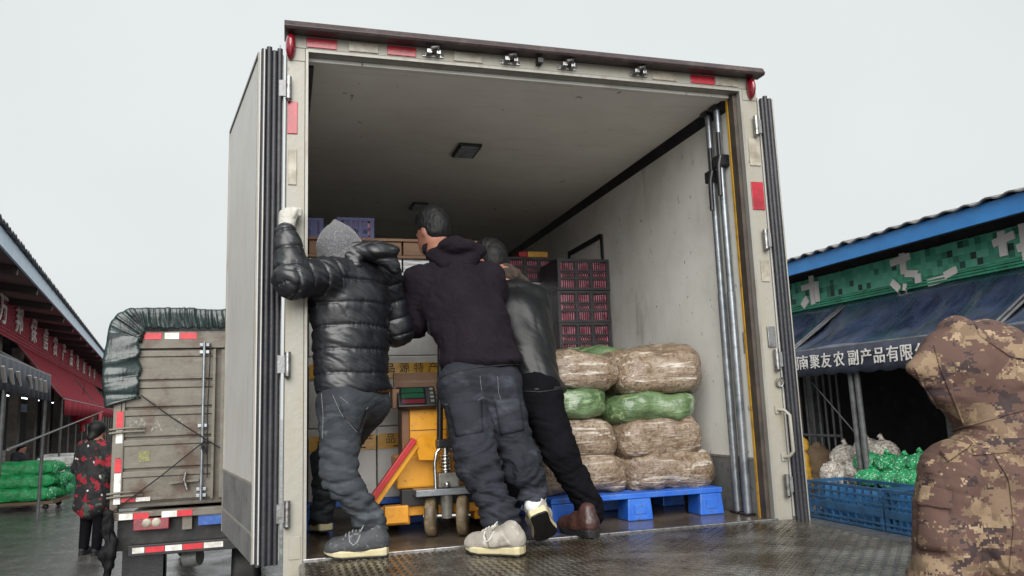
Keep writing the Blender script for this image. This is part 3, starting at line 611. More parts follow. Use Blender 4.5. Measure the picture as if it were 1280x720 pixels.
MB().lathe((jx-.005,jy-.052,D+.26), (0,-1,0), [(0,.016),(.02,.014),(.022,0)], 10).build('valve', 'dirty_chrome', pu)
MB().lathe((jx+.068,jy-.01,D+.285), (1,0,0), [(-.01,.012),(.02,.012),(.025,0)], 10).build('valve', 'dirty_chrome', pu)
MB().tube([(jx,jy-.01,D+.3155), (jx,jy-.01,D+.44)], .016, 12).build('piston', 'dirty_chrome', jack)
MB().tube([(jx+.027*math.cos(t*2.2), jy-.01+.027*math.sin(t*2.2), D+.318+t*.0062) for t in np.linspace(0, 15, 80)], .0055, 6).build('spring', 'dirty_chrome', jack)
for s_ in (-1, 1): MB().tube([(jx+s_*.058,jy-.03,D+.2405), (jx+s_*.06,jy-.03,D+.37), (jx+s_*.05,jy-.03,D+.42), (jx+s_*.03,jy-.03,D+.44)], .010, 10).build('yoke_arm', 'dirty_chrome', jack)
MB().box((jx-.05,jy-.055,D+.4405), (jx+.05,jy+.02,D+.485)).build('tiller_joint', 'black_plastic', jack, bevel=.008)
MB().tube([(jx-.03,jy-.02,D+.47), (jx-.03,jy-.10,D+1.0)], .016, 10).build('tiller', 'black_plastic', jack); MB().tube([(jx+.03,jy-.02,D+.47), (jx+.03,jy-.10,D+1.0)], .016, 10).build('tiller', 'black_plastic', jack)
MB().tube([(jx-.03,jy-.10,D+.99), (jx-.09,jy-.12,D+1.03), (jx-.09,jy-.13,D+1.10), (jx,jy-.14,D+1.13), (jx+.12,jy-.13,D+1.10), (jx+.12,jy-.12,D+1.03), (jx+.03,jy-.10,D+.99)], .014, 10).build('loop_handle', 'black_plastic', jack)
# yellow weighing column, display, battery base, forks
yb = jy+.12
lo = at(513, 585, yb); hi = at(545, 510, yb)
co = MB().box((lo[0],yb,D+.24), (lo[0]+.20,yb+.16,hi[2])).build('weighing_column', 'jack_yellow', jack, bevel=.006)
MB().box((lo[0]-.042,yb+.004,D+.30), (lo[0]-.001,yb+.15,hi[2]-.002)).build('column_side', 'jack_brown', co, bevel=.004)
MB().box((lo[0]+.002,yb-.003,hi[2]-.115), (lo[0]+.198,yb-.0005,hi[2]-.111)).build('column_seam', 'jack_brown', co)
MB().box((lo[0]-.075,yb-.02,D+.235), (lo[0]+.29,yb+.20,D+.40)).build('base_housing', 'jack_yellow', jack, bevel=.01)
dl = at(500, 509, yb-.06); dr = at(541, 486, yb)
dw = .205; dx0 = dl[0]-.01; dz0 = hi[2]+.003; dh = .105
sl = np.array([0,.07,dh]); nrm = unit(np.cross((1,0,0), sl)); 
dp_ = MB(); c0 = np.array([dx0+dw/2, yb-.05, dz0+dh/2]); dp_.obox(c0+np.array([0,.035,0]), (dw/2,0,0), -nrm*.018*np.sign(nrm[1]) , sl/2)
di = dp_.build('display_housing', 'black_plastic', jack, bevel=.006)
nn = nrm if nrm[1] < 0 else -nrm; cc = c0+np.array([0,.035,0])+nn*.0185
MB().obox(cc+nn*.001-np.array([.02,0,0]), (dw*.34,0,0), nn*.0012, sl*.42).build('screen', 'screen_glass', di)
for k in range(2): MB().obox(cc+nn*.003-np.array([.02,0,0])+sl*(.28-.27*k), (dw*.29,0,0), nn*.0008, sl*.11).build('readout', 'screen_green', di)
MB().obox(cc+nn*.003-np.array([.02,0,0])-sl*.27, (dw*.29,0,0), nn*.0008, sl*.10).build('readout', 'screen_red', di)
for k in range(4): MB().obox(cc+nn*.002+np.array([dw*.40,0,0])+sl*(.33-.2*k), (dw*.045,0,0), nn*.002, sl*.06).build('key', 'cast_grey', di)
MB().obox(c0+np.array([-dw*.52,.075,.0]), (.02,0,0), (0,.04,0), (0,0,.05)).build('battery_box', 'jack_brown', jack, bevel=.004)
MB().box((dx0-.005,yb+.06,dz0+.06), (dx0+.24,yb+.09,dz0+.19)).build('back_board', 'carton_brown', jack)
# sloping red and yellow links
for (q0, q1, m, off, wd) in (((466,634), (520,556), 'jack_yellow', .006, .024), ((462,628), (518,549), 'jack_red', -.018, .030)):
    p0 = at(q0[0], q0[1], jy-.04+off); p1 = at(q1[0], q1[1], jy-.02+off)
    MB().bar(p0, p1, wd, .03).build('lift_link', m, jack, bevel=.003)
k0 = at(518, 552, jy-.02); k1 = at(527, 545, jy-.02); MB().prism([k0, at(527,545,jy-.02), at(545,545,jy), at(545,575,jy), at(524,575,jy)], (0,0,0), (0,.02,0)).build('link_bracket', 'jack_yellow', jack)
for s_ in (-1, 1):
    fx = jx+s_*.25
    MB().box((fx-.085,jy+.14,D+.155), (fx+.085,jy+1.30,D+.205)).build('fork', 'jack_yellow', jack, bevel=.006) if False else None
    fk = MB().box((fx-.08,jy+.10,D+.055), (fx+.08,jy+1.30,D+.098)).build('fork', 'jack_yellow', jack, bevel=.006)
    MB().box((fx-.06,jy+.02,D+.075), (fx+.06,jy+.098,D+.16)).build('fork_shoe', 'jack_yellow', fk, bevel=.004)
MB().box((jx-.33,jy+.08,D+.10), (jx+.33,jy+.135,D+.15)).build('fork_bridge', 'jack_yellow', jack, bevel=.004)
MB().box((jx-.22,jy+.05,D+.1505), (jx+.22,jy+.13,D+.234)).build('mast_frame', 'chassis_black', jack, bevel=.004)

# ================================================================== people: smooth blended surfaces
class Sdf:
    def __init__(s): s.p = []
    def cap(s, a, b, ra, rb=None, k=.03, side=None, fl=1.0, sub=False):
        s.p.append(('c', A3(a), A3(b), ra, ra if rb is None else rb, k, None if side is None else unit(side), fl, sub)); return s
    def chain(s, pts, rs, k=.03, side=None, fl=1.0):
        for i in range(len(pts)-1): s.cap(pts[i], pts[i+1], rs[i], rs[i+1], k, side, fl)
        return s
    def ell(s, c, rad, axes=None, k=.03, sub=False):
        ax = np.eye(3) if axes is None else np.array([unit(v) for v in axes]); s.p.append(('e', A3(c), A3(rad), ax, None, k, None, 1, sub)); return s
    def bbox(s, q):
        if q[0] == 'c':
            r = max(q[3], q[4])*max(q[7], 1); return np.minimum(q[1], q[2])-r, np.maximum(q[1], q[2])+r
        r = q[2].max(); return q[1]-r, q[1]+r
    def dist(s, q, P):
        if q[0] == 'c':
            a, b, ra, rb, side, fl = q[1], q[2], q[3], q[4], q[6], q[7]; d = b-a
            t = np.clip(((P-a)@d)/(d@d+1e-12), 0, 1); v = P-a-t[..., None]*d
            if side is not None: v = v + side*((v@side)*(1/fl-1))[..., None]
            return np.sqrt((v*v).sum(-1))-(ra+(rb-ra)*t)
        v = ((P-q[1])@q[3].T)/q[2]; n = np.sqrt((v*v).sum(-1)); return (n-1)*q[2].min()
    def mesh(s, h=.009):
        lo = np.min([s.bbox(q)[0] for q in s.p if not q[8]], 0)-3*h; hi = np.max([s.bbox(q)[1] for q in s.p if not q[8]], 0)+3*h
        n = np.ceil((hi-lo)/h).astype(int)+1; F = np.full(n, .12); mg = .06
        for q in s.p:
            a, b = s.bbox(q); i0 = np.clip(((a-mg-lo)/h).astype(int), 0, n); i1 = np.clip(np.ceil((b+mg-lo)/h).astype(int)+1, 0, n)
            if (i1 <= i0).any(): continue
            sl = tuple(slice(x, y) for x, y in zip(i0, i1))
            G = np.stack(np.meshgrid(*[lo[k]+h*np.arange(i0[k], i1[k]) for k in range(3)], indexing='ij'), -1)
            d2 = s.dist(q, G); d1 = F[sl]; k = q[5]
            if q[8]:
                d2 = -d2; w = np.clip(.5-.5*(d2-d1)/k, 0, 1)*1.0; hh = np.clip(.5-.5*(d1-d2)/k, 0, 1); F[sl] = d1*(1-hh)+d2*hh+k*hh*(1-hh) if False else np.maximum(d1, d2)
            else:
                w = np.clip(.5+.5*(d2-d1)/k, 0, 1); F[sl] = d2*(1-w)+d1*w-k*w*(1-w)
        return surface_nets(F, lo, h)
    def near(s, P):
        best = np.full(len(P), 9.0); idx = np.zeros(len(P), int); tt = np.zeros(len(P))
        for i, q in enumerate(s.p):
            if q[8]: continue
            d = s.dist(q, P); m = d < best; best[m] = d[m]; idx[m] = i
            if q[0] == 'c':
                dd = q[2]-q[1]; t = ((P-q[1])@dd)/(np.linalg.norm(dd)+1e-9); tt[m] = t[m]
        return idx, tt
def surface_nets(F, lo, h):
    ins = F < 0; c8 = [(a,b,c) for a in (0,1) for b in (0,1) for c in (0,1)]
    n = np.array(F.shape)-1
    sl = lambda A, o: A[o[0]:o[0]+n[0], o[1]:o[1]+n[1], o[2]:o[2]+n[2]]
    cnt = sum(sl(ins, o).astype(np.int8) for o in c8); mask = (cnt > 0) & (cnt < 8)
    idx = np.full(mask.shape, -1, np.int64); cells = np.argwhere(mask); idx[mask] = np.arange(len(cells))
    val = np.stack([sl(F, o)[mask] for o in c8], 1); pos = np.zeros((len(cells), 3)); num = np.zeros(len(cells))
    C = np.array(c8, float)
    for i in range(8):
        for j in range(i+1, 8):
            if np.abs(C[i]-C[j]).sum() != 1: continue
            m = (val[:,i] < 0) != (val[:,j] < 0); t = val[m,i]/(val[m,i]-val[m,j]); pos[m] += C[i]+t[:,None]*(C[j]-C[i]); num[m] += 1
    V = lo+h*(cells+pos/num[:,None]); faces = []
    for ax in range(3):
        o = [0,0,0]; o[ax] = 1; u, v = [(1,2),(2,0),(0,1)][ax]
        a = ins[:n[0], :n[1], :n[2]]; b = ins[o[0]:o[0]+n[0], o[1]:o[1]+n[1], o[2]:o[2]+n[2]]
        cr = a != b; cr = cr.copy(); sla = [slice(None)]*3; sla[u] = slice(0,1); cr[tuple(sla)] = False; slb = [slice(None)]*3; slb[v] = slice(0,1); cr[tuple(slb)] = False
        E = np.argwhere(cr); eu = np.zeros(3, int); eu[u] = 1; ev = np.zeros(3, int); ev[v] = 1
        g = lambda Q: idx[Q[:,0], Q[:,1], Q[:,2]]
        q = np.stack([g(E-eu-ev), g(E-ev), g(E), g(E-eu)], 1); fl = a[cr]
        q[~fl] = q[~fl][:, ::-1]; faces.append(q[(q >= 0).all(1)])
    return V, np.concatenate(faces)
def vnormals(V, Fq):
    n = np.zeros_like(V); fn = np.cross(V[Fq[:,2]]-V[Fq[:,0]], V[Fq[:,3]]-V[Fq[:,1]])
    for k in range(4): np.add.at(n, Fq[:,k], fn)
    return n/(np.linalg.norm(n, axis=1)[:,None]+1e-12)
def relax(V, Fq, it=2, lam=.5):
    for _ in range(it):
        acc = np.zeros_like(V); c = np.zeros(len(V))
        for k in range(4):
            np.add.at(acc, Fq[:,k], V[Fq[:,(k+1) % 4]]); np.add.at(acc, Fq[:,k], V[Fq[:,(k+3) % 4]]); np.add.at(c, Fq[:,k], 2)
        V = V+lam*(acc/np.maximum(c,1)[:,None]-V)
    return V
def garment(name, sdf, mat, parent, h=.009, disp=None, it=2):
    V, Fq = sdf.mesh(h); V = relax(V, Fq, it); N = vnormals(V, Fq)
    if disp is not None: V = V+N*disp(V, N, sdf)[:,None]
    me = bpy.data.meshes.new(name); me.from_pydata(V.tolist(), [], Fq.tolist()); me.update()
    me.polygons.foreach_set('use_smooth', [True]*len(me.polygons))
    return link(name, me, mat, parent)
from mathutils.bvhtree import BVHTree
def seam(name, objs, pts, mat, parent, r=.0025, n=24, off=.0008, dash=False):
    """a stitched line or cord lying on a garment's surface, traced along the view rays that pass through pts"""
    bv = [BVHTree.FromPolygons([tuple(np.array(v.co)+A3(WLOC.get(o.name,(0,0,0)))) for v in o.data.vertices], [tuple(p.vertices) for p in o.data.polygons]) for o in objs]
    P = np.array(pts, float); s_ = np.concatenate([[0], np.cumsum(np.linalg.norm(np.diff(P, axis=0), axis=1))]); q = np.linspace(0, s_[-1], n)
    X = np.stack([np.interp(q, s_, P[:,0]), np.interp(q, s_, P[:,1])], 1); out = []
    for x, y in X:
        d = Vector(unit(_ray(x, y))); best = None
        for b in bv:
            h_ = b.ray_cast(Vector(CAM), d)
            if h_[0] is not None and (best is None or h_[3] < best[3]): best = h_
        if best is not None: out.append(np.array(best[0])+np.array(best[1])*off)
    if len(out) < 3: return None
    out = np.array(out)
    for _ in range(1): out[1:-1] = out[1:-1]*.5+(out[:-2]+out[2:])*.25
    return MB().tube(out, r, 6).build(name, mat, parent)
def foot_frame(heel, toe, up=(0,0,1)):
    f = unit(A3(toe)-A3(heel)); up = A3(up); up = unit(up-f*(up@f)); return f, np.cross(f, up), up
def shoe(parent, heel, toe, mats, up=(0,0,1), w=.10, collar=.105, ankle=None, h=.006, sole_t=.030, thick_heel=.008, style='sneaker'):
    heel, toe = A3(heel), A3(toe); f, s_, u = foot_frame(heel, toe, up); L = np.linalg.norm(toe-heel)
    prof = [(-.0,.0),(.02,.30),(.08,.36),(.2,.36),(.35,.35),(.5,.40),(.68,.49),(.82,.45),(.93,.30),(.985,.14),(1.0,.0)]
    outl = [(a, b*w) for a, b in prof]+[(a, -b*w) for a, b in prof[-2:0:-1]]
    n = len(outl); V = []; 
    for lev, sc_ in ((0,.94),(.25,1.0),(.75,1.02),(1,.97)):
        for a, b in outl:
            spring = .018*max(0, (a-.7)/.3)**1.6; th = sole_t+thick_heel*max(0, 1-a*2.2)
            aa = .5+(a-.5)*(1 if lev < .9 else .985); V.append(heel+f*(aa*L)+s_*(b*sc_)+u*(lev*th+spring*(1-.3*lev)))
    Fs = [tuple(range(n))[::-1], tuple(range(3*n, 4*n))]+[(k*n+i, k*n+(i+1) % n, (k+1)*n+(i+1) % n, (k+1)*n+i) for k in range(3) for i in range(n)]
    so = MB().raw(V, Fs, False)
    z0 = sole_t*.8
    up_ = Sdf(); P = lambda a, b, c: heel+f*(a*L)+s_*b+u*c
    up_.cap(P(.15,0,z0+.030), P(.45,0,z0+.032), w*.36, w*.38, .03).cap(P(.45,0,z0+.026), P(.80,0,z0+.016), w*.42, w*.40, .03, s_, 1.12).ell(P(.86,0,z0+.014), (L*.13, w*.42, .030), (f, s_, u), .02)
    up_.cap(P(.14,0,z0+.045), P(.20,0,z0+collar-.03), w*.37, w*.36, .03).cap(P(.26,0,z0+.05), P(.50,0,z0+.052), w*.33, w*.26, .03)
    V2, F2 = up_.mesh(h); V2 = relax(V2, F2, 2); N2 = vnormals(V2, F2); V2 = V2+N2*(.0016*ridge(V2, 55, 3))[:,None]
    lim = (V2-heel)@u; V2 = V2+u[None,:]*np.where(lim < sole_t*.9, sole_t*.9-lim, 0)[:,None]
    m = bpy.data.meshes.new('shoe'); m.from_pydata(V2.tolist(), [], F2.tolist()); m.update(); m.polygons.foreach_set('use_smooth', [True]*len(m.polygons))
    sh = link('shoe', m, mats[0], parent)
    so.build('sole', mats[1], sh, bevel=.005)
    # outsole, laces, side panel
    MB().raw([heel+f*(a*L)+s_*(b*.93)+u*(c+.018*max(0,(a-.7)/.3)**1.6) for c in (-.004, .0035) for a, b in outl], [tuple(range(n))[::-1], tuple(range(n, 2*n))]+[(i, (i+1) % n, n+(i+1) % n, n+i) for i in range(n)]).build('outsole', mats[2], sh)
    if style == 'sneaker':
        bv = BVHTree.FromPolygons([tuple(v) for v in V2], F2.tolist())
        def on(a, b): 
            o_ = P(a, b, .3); hh = bv.ray_cast(Vector(o_), Vector(-u)); return None if hh[0] is None else np.array(hh[0])+u*.003
        for i in range(5):
            a = .44+.055*i; q = [on(a, b) for b in np.linspace(-w*.2, w*.2, 7)]; q = [x for x in q if x is not None]
            if len(q) > 2: MB().tube(q, .0038, 6).build('lace', mats[3], sh)
        for sg in (-1, 1):
            lo_ = P(.40, sg*.02, z0+.092); MB().tube([lo_, lo_+s_*sg*.018+u*.022-f*.01, lo_+s_*sg*.042+u*.004, lo_+s_*sg*.03-u*.012+f*.008, lo_+f*.012], .0032, 6).build('lace', mats[3], sh)
        for sg in (-1, 1):
            hh = []
            for a, c in ((.42,.075), (.46,.045), (.52,.03), (.58,.045), (.60,.07)):
                o_ = P(a, sg*.3, z0+c); k_ = bv.ray_cast(Vector(o_), Vector(-s_*sg))
                if k_[0] is not None: hh.append(np.array(k_[0])+s_*sg*.001)
            if len(hh) > 2: MB().tube(hh, .0042, 6).build('side_stripe', mats[3], sh)
    return sh
def hand_sdf(sd, wrist, d, palm_n, side, curl=.9, size=1.0, spread=1.0, infl=0.0):
    """palm, four unequal fingers bent at two joints and a thumb off the side of the palm"""
    d, pn = unit(d), unit(palm_n); sv = unit(side); w = A3(wrist)
    sd.cap(w, w+d*.085*size, .024*size+infl, .030*size+infl, .015, sv, 1.35)
    base = w+d*.09*size
    for i, (o, L) in enumerate(((-.033,.072), (-.011,.082), (.011,.076), (.032,.060))):
        p = base+sv*o*size*spread; dirn = d; q = [p-d*.015]; 
        for k, seg in enumerate((.45,.32,.25)):
            ang = curl*(.55+.45*k); dirn = unit(d*math.cos(ang*(k+1)*.62)+pn*math.sin(ang*(k+1)*.62)); q.append(q[-1]+dirn*L*size*seg*1.1)
        sd.chain(q, [.0095*size+infl,.0092*size+infl,.0085*size+infl,.0075*size+infl], .006)
    tb = w+d*.03*size-sv*.03*size; t1 = tb+unit(d*.6-sv*.8+pn*.35)*.038*size; t2 = t1+unit(d*.8-sv*.2+pn*.6)*.032*size
    sd.chain([tb, t1, t2], [.013*size+infl,.0105*size+infl,.0085*size+infl], .012)
    return sd
def head_sdf(sd, c, f, up, size=1.0):
    f, up = unit(f), unit(up); up = unit(up-f*(up@f)); s_ = np.cross(f, up); c = A3(c)
    sd.ell(c+up*.025-f*.008, (.098*size,.076*size,.105*size), (f, s_, up), .02).ell(c-up*.045+f*.02, (.075*size,.062*size,.075*size), (f, s_, up), .03)
    sd.cap(c-up*.095+f*.055, c-up*.085+f*.07, .026, .022, .03)
    sd.cap(c+up*.005+f*.092, c-up*.028+f*.108, .009, .014, .012)
    for q in (-1, 1): sd.ell(c+s_*q*.076-f*.005-up*.012, (.020,.009,.032), (unit(f-s_*q*.5), s_*q, up), .006)
    for q in (-1, 1): sd.ell(c+s_*q*.032+f*.088+up*.006, (.012,.015,.010), (f, s_, up), .008)
    sd.cap(c-up*.055+f*.088-s_*.018, c-up*.055+f*.088+s_*.018, .008, .008, .006)
    return sd
def warp(V, seed, a=.03, f=7): return V+a*np.stack([vnoise(V, f, seed+q) for q in (11,12,13)], 1)
def rotm(ang):
    c, s_ = math.cos(ang), math.sin(ang); return np.array([[c,0,s_],[0,1,0],[-s_,0,c]])
def folds(seed, amp, scale=16, st=(1,1,1), fine=.5, ang=0.0):
    st = np.array(st)
    def fn(V, N, s):
        W_ = warp(V, seed)@rotm(ang)*st
        return amp*(.5*fbm(V, scale*.3, seed, 2)-.75*ridge(W_, scale*.8, seed+1)-.45*ridge(warp(V, seed+40, .02, 11)@rotm(ang+.7)*st, scale*1.5, seed+2)-.28*fine*2*ridge(W_, scale*3.1, seed+3))
    return fn
def leg_folds(seed, amp, knees, ankles):
    def fn(V, N, s):
        w = np.full(len(V), .42)
        for k in knees: w += .8*np.exp(-((V-A3(k))**2).sum(1)/(2*.11**2))
        for k in ankles: w += 1.2*np.exp(-((V-A3(k))**2).sum(1)/(2*.12**2))
        W_ = warp(V, seed, .035, 6); st = np.array([.36,.36,1.55])
        r1 = ridge(W_@rotm(.35)*st, 15, seed+1); r2 = ridge(W_@rotm(-.45)*st, 17, seed+2); r3 = ridge(W_@rotm(.1)*st, 38, seed+3)
        return .5*amp*fbm(V, 6, seed, 2)-amp*w*(.8*r1+.7*r2+.35*r3)
    return fn
pm('skin', S((140,96,78)), rough=.5, layers=[dict(col=S((122,80,64)), sc=9, lo=.4, hi=.7)], bump=.0006, bsc=200)
pm('hair_black', S((13,12,13)), spec=0.3, rough=.55, layers=[dict(col=S((24,23,25)), sc=70, st=(1,1,.2), lo=.45, hi=.65)], bump=.003, bsc=150, bst=(1.6,1.6,.35))
pm('puffer', S((22,23,27)), rough=.38, spec=.6, layers=[dict(col=S((30,31,36)), sc=12, lo=.4, hi=.7)], bump=.0012, bsc=60, bst=(.8,.8,1.6))
pm('thread_dark', S((14,14,16)), rough=.7)
pm('knit_grey', S((98,98,101)), rough=.9, layers=[dict(col=S((70,70,73)), sc=150, lo=.42, hi=.58), dict(col=S((134,134,136)), sc=120, lo=.58, hi=.68, amt=.8)], bump=.003, bsc=160, sheen=.3)
pm('glove_white', S((180,179,174)), rough=.85, layers=[dict(col=S((176,172,164)), sc=14, lo=.4, hi=.7), dict(col=S((150,144,134)), sc=40, lo=.6, hi=.72, amt=.6)], bump=.003, bsc=150)
pm('jeans_blue', S((54,58,63)), spec=0.25, rough=.75, layers=[dict(col=S((36,39,44)), sc=5, lo=.38, hi=.6), dict(col=S((86,93,98)), sc=8, st=(.8,.8,1.8), lo=.54, hi=.72, amt=.8), dict(col=S((48,52,58)), sc=160, lo=.5, hi=.6, amt=.5)], bump=.0012, bsc=260, bump2=.004, bsc2=22, bst2=(.8,.8,2))
pm('stitch_light', S((118,120,122)), rough=.8)
pm('hoodie_dark', S((26,21,27)), spec=0.12, rough=.92, layers=[dict(col=S((33,28,34)), sc=7, lo=.4, hi=.7), dict(col=S((16,14,18)), sc=120, lo=.5, hi=.62, amt=.6)], bump=.0012, bsc=240, bump2=.003, bsc2=16)
pm('jeans_black', S((38,40,47)), spec=0.2, rough=.78, layers=[dict(col=S((27,29,35)), sc=5, lo=.4, hi=.62), dict(col=S((70,74,82)), sc=7, st=(.9,.9,1.5), lo=.56, hi=.74, amt=.75), dict(col=S((40,42,50)), sc=170, lo=.5, hi=.6, amt=.5)], bump=.0012, bsc=260, bump2=.004, bsc2=20, bst2=(.8,.8,1.8))
pm('leather_black', S((15,16,18)), spec=.35, rough=.38, rough2=.5, rsc=5, layers=[dict(col=S((24,26,28)), sc=9, lo=.45, hi=.7)], bump=.0008, bsc=150)
pm('collar_brown', S((62,50,42)), rough=.95, layers=[dict(col=S((44,36,31)), sc=40, lo=.4, hi=.65)], bump=.004, bsc=110)
pm('trousers_black', S((12,12,16)), spec=0.08, rough=.85, layers=[dict(col=S((18,18,22)), sc=9, lo=.45, hi=.7)], bump=.001, bsc=220, bump2=.003, bsc2=18)
pm('shoe_grey', S((56,58,61)), rough=.7, layers=[dict(col=S((50,52,56)), sc=10, lo=.4, hi=.65), dict(col=S((104,106,110)), sc=50, lo=.58, hi=.68)], bump=.002, bsc=140)
pm('shoe_beige', S((146,141,132)), rough=.8, layers=[dict(col=S((126,120,110)), sc=9, lo=.42, hi=.62), dict(col=S((186,182,172)), sc=14, lo=.56, hi=.7)], bump=.002, bsc=140)
pm('sole_cream', S((184,176,144)), rough=.6, layers=[dict(col=S((176,164,124)), sc=12, lo=.42, hi=.66), dict(col=S((110,98,76)), sc=40, lo=.64, hi=.72, amt=.7)])
pm('sole_dark', S((20,20,22)), rough=.65, bump=.002, bsc=90); pm('shoe_dark', S((28,29,33)), rough=.7, bump=.002, bsc=120)
pm('shoe_brown', S((70,46,42)), rough=.38, layers=[dict(col=S((48,32,30)), sc=10, lo=.4, hi=.7), dict(col=S((96,70,62)), sc=26, lo=.6, hi=.7, amt=.6)], bump=.001, bsc=100)
pm('lace_white', S((184,182,174)), rough=.8); pm('shoe_panel', S((156,151,142)), rough=.75, layers=[dict(col=S((128,122,112)), sc=30, lo=.45, hi=.6)]); pm('sock_white', S((206,208,212)), rough=.9, bump=.002, bsc=120)

def body_mesh(parent, J, headf, headup, hand_specs, h=.010):
    b = Sdf(); head_sdf(b, J['head'], headf, headup); b.cap(J['head']-unit(headup)*.07, J['neck'], .055, .06, .03)
    sd_ = unit(J['shR']-J['shL']); b.cap(J['neck'], J['chest'], .07, .11, .05, sd_, 1.3).cap(J['chest'], J['pelvis'], .11, .115, .05, sd_, 1.3).cap(J['shL'], J['shR'], .045, .045, .04)
    for q in 'LR':
        b.chain([J['sh'+q], J['el'+q], J['wr'+q]], [.05,.042,.029], .03); b.chain([J['hip'+q], J['kn'+q], J['an'+q]], [.085,.055,.04], .04); b.cap(J['pelvis'], J['hip'+q], .1, .09, .05)
        f = unit(J['toe'+q]-J['heel'+q]); b.cap(J['an'+q], J['heel'+q]+f*.05+np.array([0,0,.045]), .04, .03, .03).cap(J['heel'+q]+f*.05+np.array([0,0,.045]), J['toe'+q]-f*.05+np.array([0,0,.03]), .03, .022, .03)
    for (w, d, pn, sv, cu, *sz) in hand_specs: hand_sdf(b, w, d, pn, sv, cu, *sz)
    return garment('body', b, 'skin', parent, h)
def hair(parent, c, f, up, mat='hair_black', seed=1):
    f, up = unit(f), unit(up); up = unit(up-f*(up@f)); s_ = np.cross(f, up); c = A3(c); g_ = Sdf()
    g_.ell(c+up*.040-f*.014, (.102,.086,.104), (f, s_, up), .02).ell(c-up*.012-f*.045, (.058,.071,.064), (f, s_, up), .03).ell(c+up*.10+f*.02, (.085,.07,.05), (f, s_, up), .03)
    def dsp(V, N, s): return .0016*ridge(V*np.array([1,1,.25]), 60, seed)+.005*fbm(V, 14, seed+2)
    return garment('hair', g_, mat, parent, .005, dsp, 1)

# ------------------------------------------------------------------ man in the quilted jacket, hand on the door post
f1 = unit((-.72,.62,0)); J = dict(pelvis=at(442,498,.12), chest=at(437,378,.14), neck=at(430,325,.15), head=at(421,315,.12),
    shL=at(405,345,-.02), shR=at(478,345,.24), elL=at(367,349,-.14), wrL=at(357,298,-.10), elR=at(496,412,.30), wrR=at(499,392,.50),
    hipL=at(428,512,.04), hipR=at(456,508,.20), knL=at(423,592,-.03), anL=at(463,652,-.02), knR=at(408,580,.50), anR=at(404,640,.66),
    heelL=atz(486,693,D+.004), toeL=atz(405,697,D+.004), heelR=at(408,672,.62)*1.0, toeR=at(396,664,.88))
J['heelR'][2] = D+.03; J['toeR'][2] = D+.004
m1 = thing('person', 'man in a black quilted jacket, grey knit hood and jeans holding the door post', 'person', (J['heelL'][0], J['heelL'][1], D), 'men loading the truck')
gl = at(359, 284, -.075)
body_mesh(m1, J, f1, (0,0,1), [(J['wrL']+np.array([.0,.01,.015]), (.10,.22,1), (.85,.5,0), (.45,-.85,0), 1.15, 1.18), (J['wrR'], (-.3,1,.1), (0,-.1,-1), (1,.3,0), .6, 1.1)])
s1 = unit(J['shR']-J['shL']); jk = Sdf()
jk.cap(at(440,468,.12), J['chest'], .150, .158, .05, s1, 1.34).cap(J['chest'], at(436,345,.13), .150, .118, .05, s1, 1.35).cap(J['shL']-np.array([0,0,.005]), J['shR'], .082, .085, .05)
jk.cap(J['neck']+np.array([0,0,-.05]), J['neck']+np.array([.0,-.0,.0]), .10, .075, .03)
jk.chain([J['shL'], J['elL'], J['wrL']+np.array([0,0,.02])], [.090,.080,.055], .04); jk.chain([J['shR'], J['elR'], J['wrR']], [.088,.080,.052], .04)
jk.ell(at(448,486,.12), (.19,.135,.045), (s1, np.cross(s1,(0,0,1)), (0,0,1)), .03)
ax1 = unit(J['chest']-J['pelvis'])
def quilt(V, N, s):
    idx, t = s.near(V); z = (V-J['pelvis'])@ax1; arm = (idx >= 4) & (idx <= 7); z = np.where(arm, t+.03, z)
    sp_ = np.where(arm, .085, .110); zz = (z+.006*vnoise(V, 6, 8))/sp_; ds = np.abs(zz-np.round(zz))*sp_
    w = np.minimum(ds/.022, 1); grv = np.exp(-(ds/.005)**2); W_ = warp(V, 5, .03, 7)
    wr = ridge(W_@rotm(.65)*np.array([.4,.6,1.6]), 17, 5)
    wr2 = ridge(W_@rotm(.4)*np.array([.4,.6,1.6]), 36, 6); puck = ridge(V*np.array([1.6,1.6,.4]), 38, 12)*np.exp(-(ds/.02)**2)
    return .003*w-.006*grv-.0042*wr-.0018*wr2+.0025*puck+.005*fbm(V, 6, 3, 2)
jo = garment('jacket', jk, 'puffer', m1, .0062, quilt, 2)
# jacket hood lying behind the neck
hk = Sdf(); hc = at(462, 318, .10)
hk.ell(hc, (.125,.09,.050), (unit(at(497,338,.12)-at(430,305,.10)), (0.3,.9,.2), (0,0,1)), .03).cap(at(440,312,.06), at(470,313,.02), .04, .045, .03).cap(at(470,313,.03), at(492,333,.05), .045, .04, .03).cap(at(430,318,.06), at(445,330,.02), .03, .03, .03)
garment('jacket_hood', hk, 'puffer', m1, .006, folds(3, .009, 14, (.5,.7,1.5)), 1)
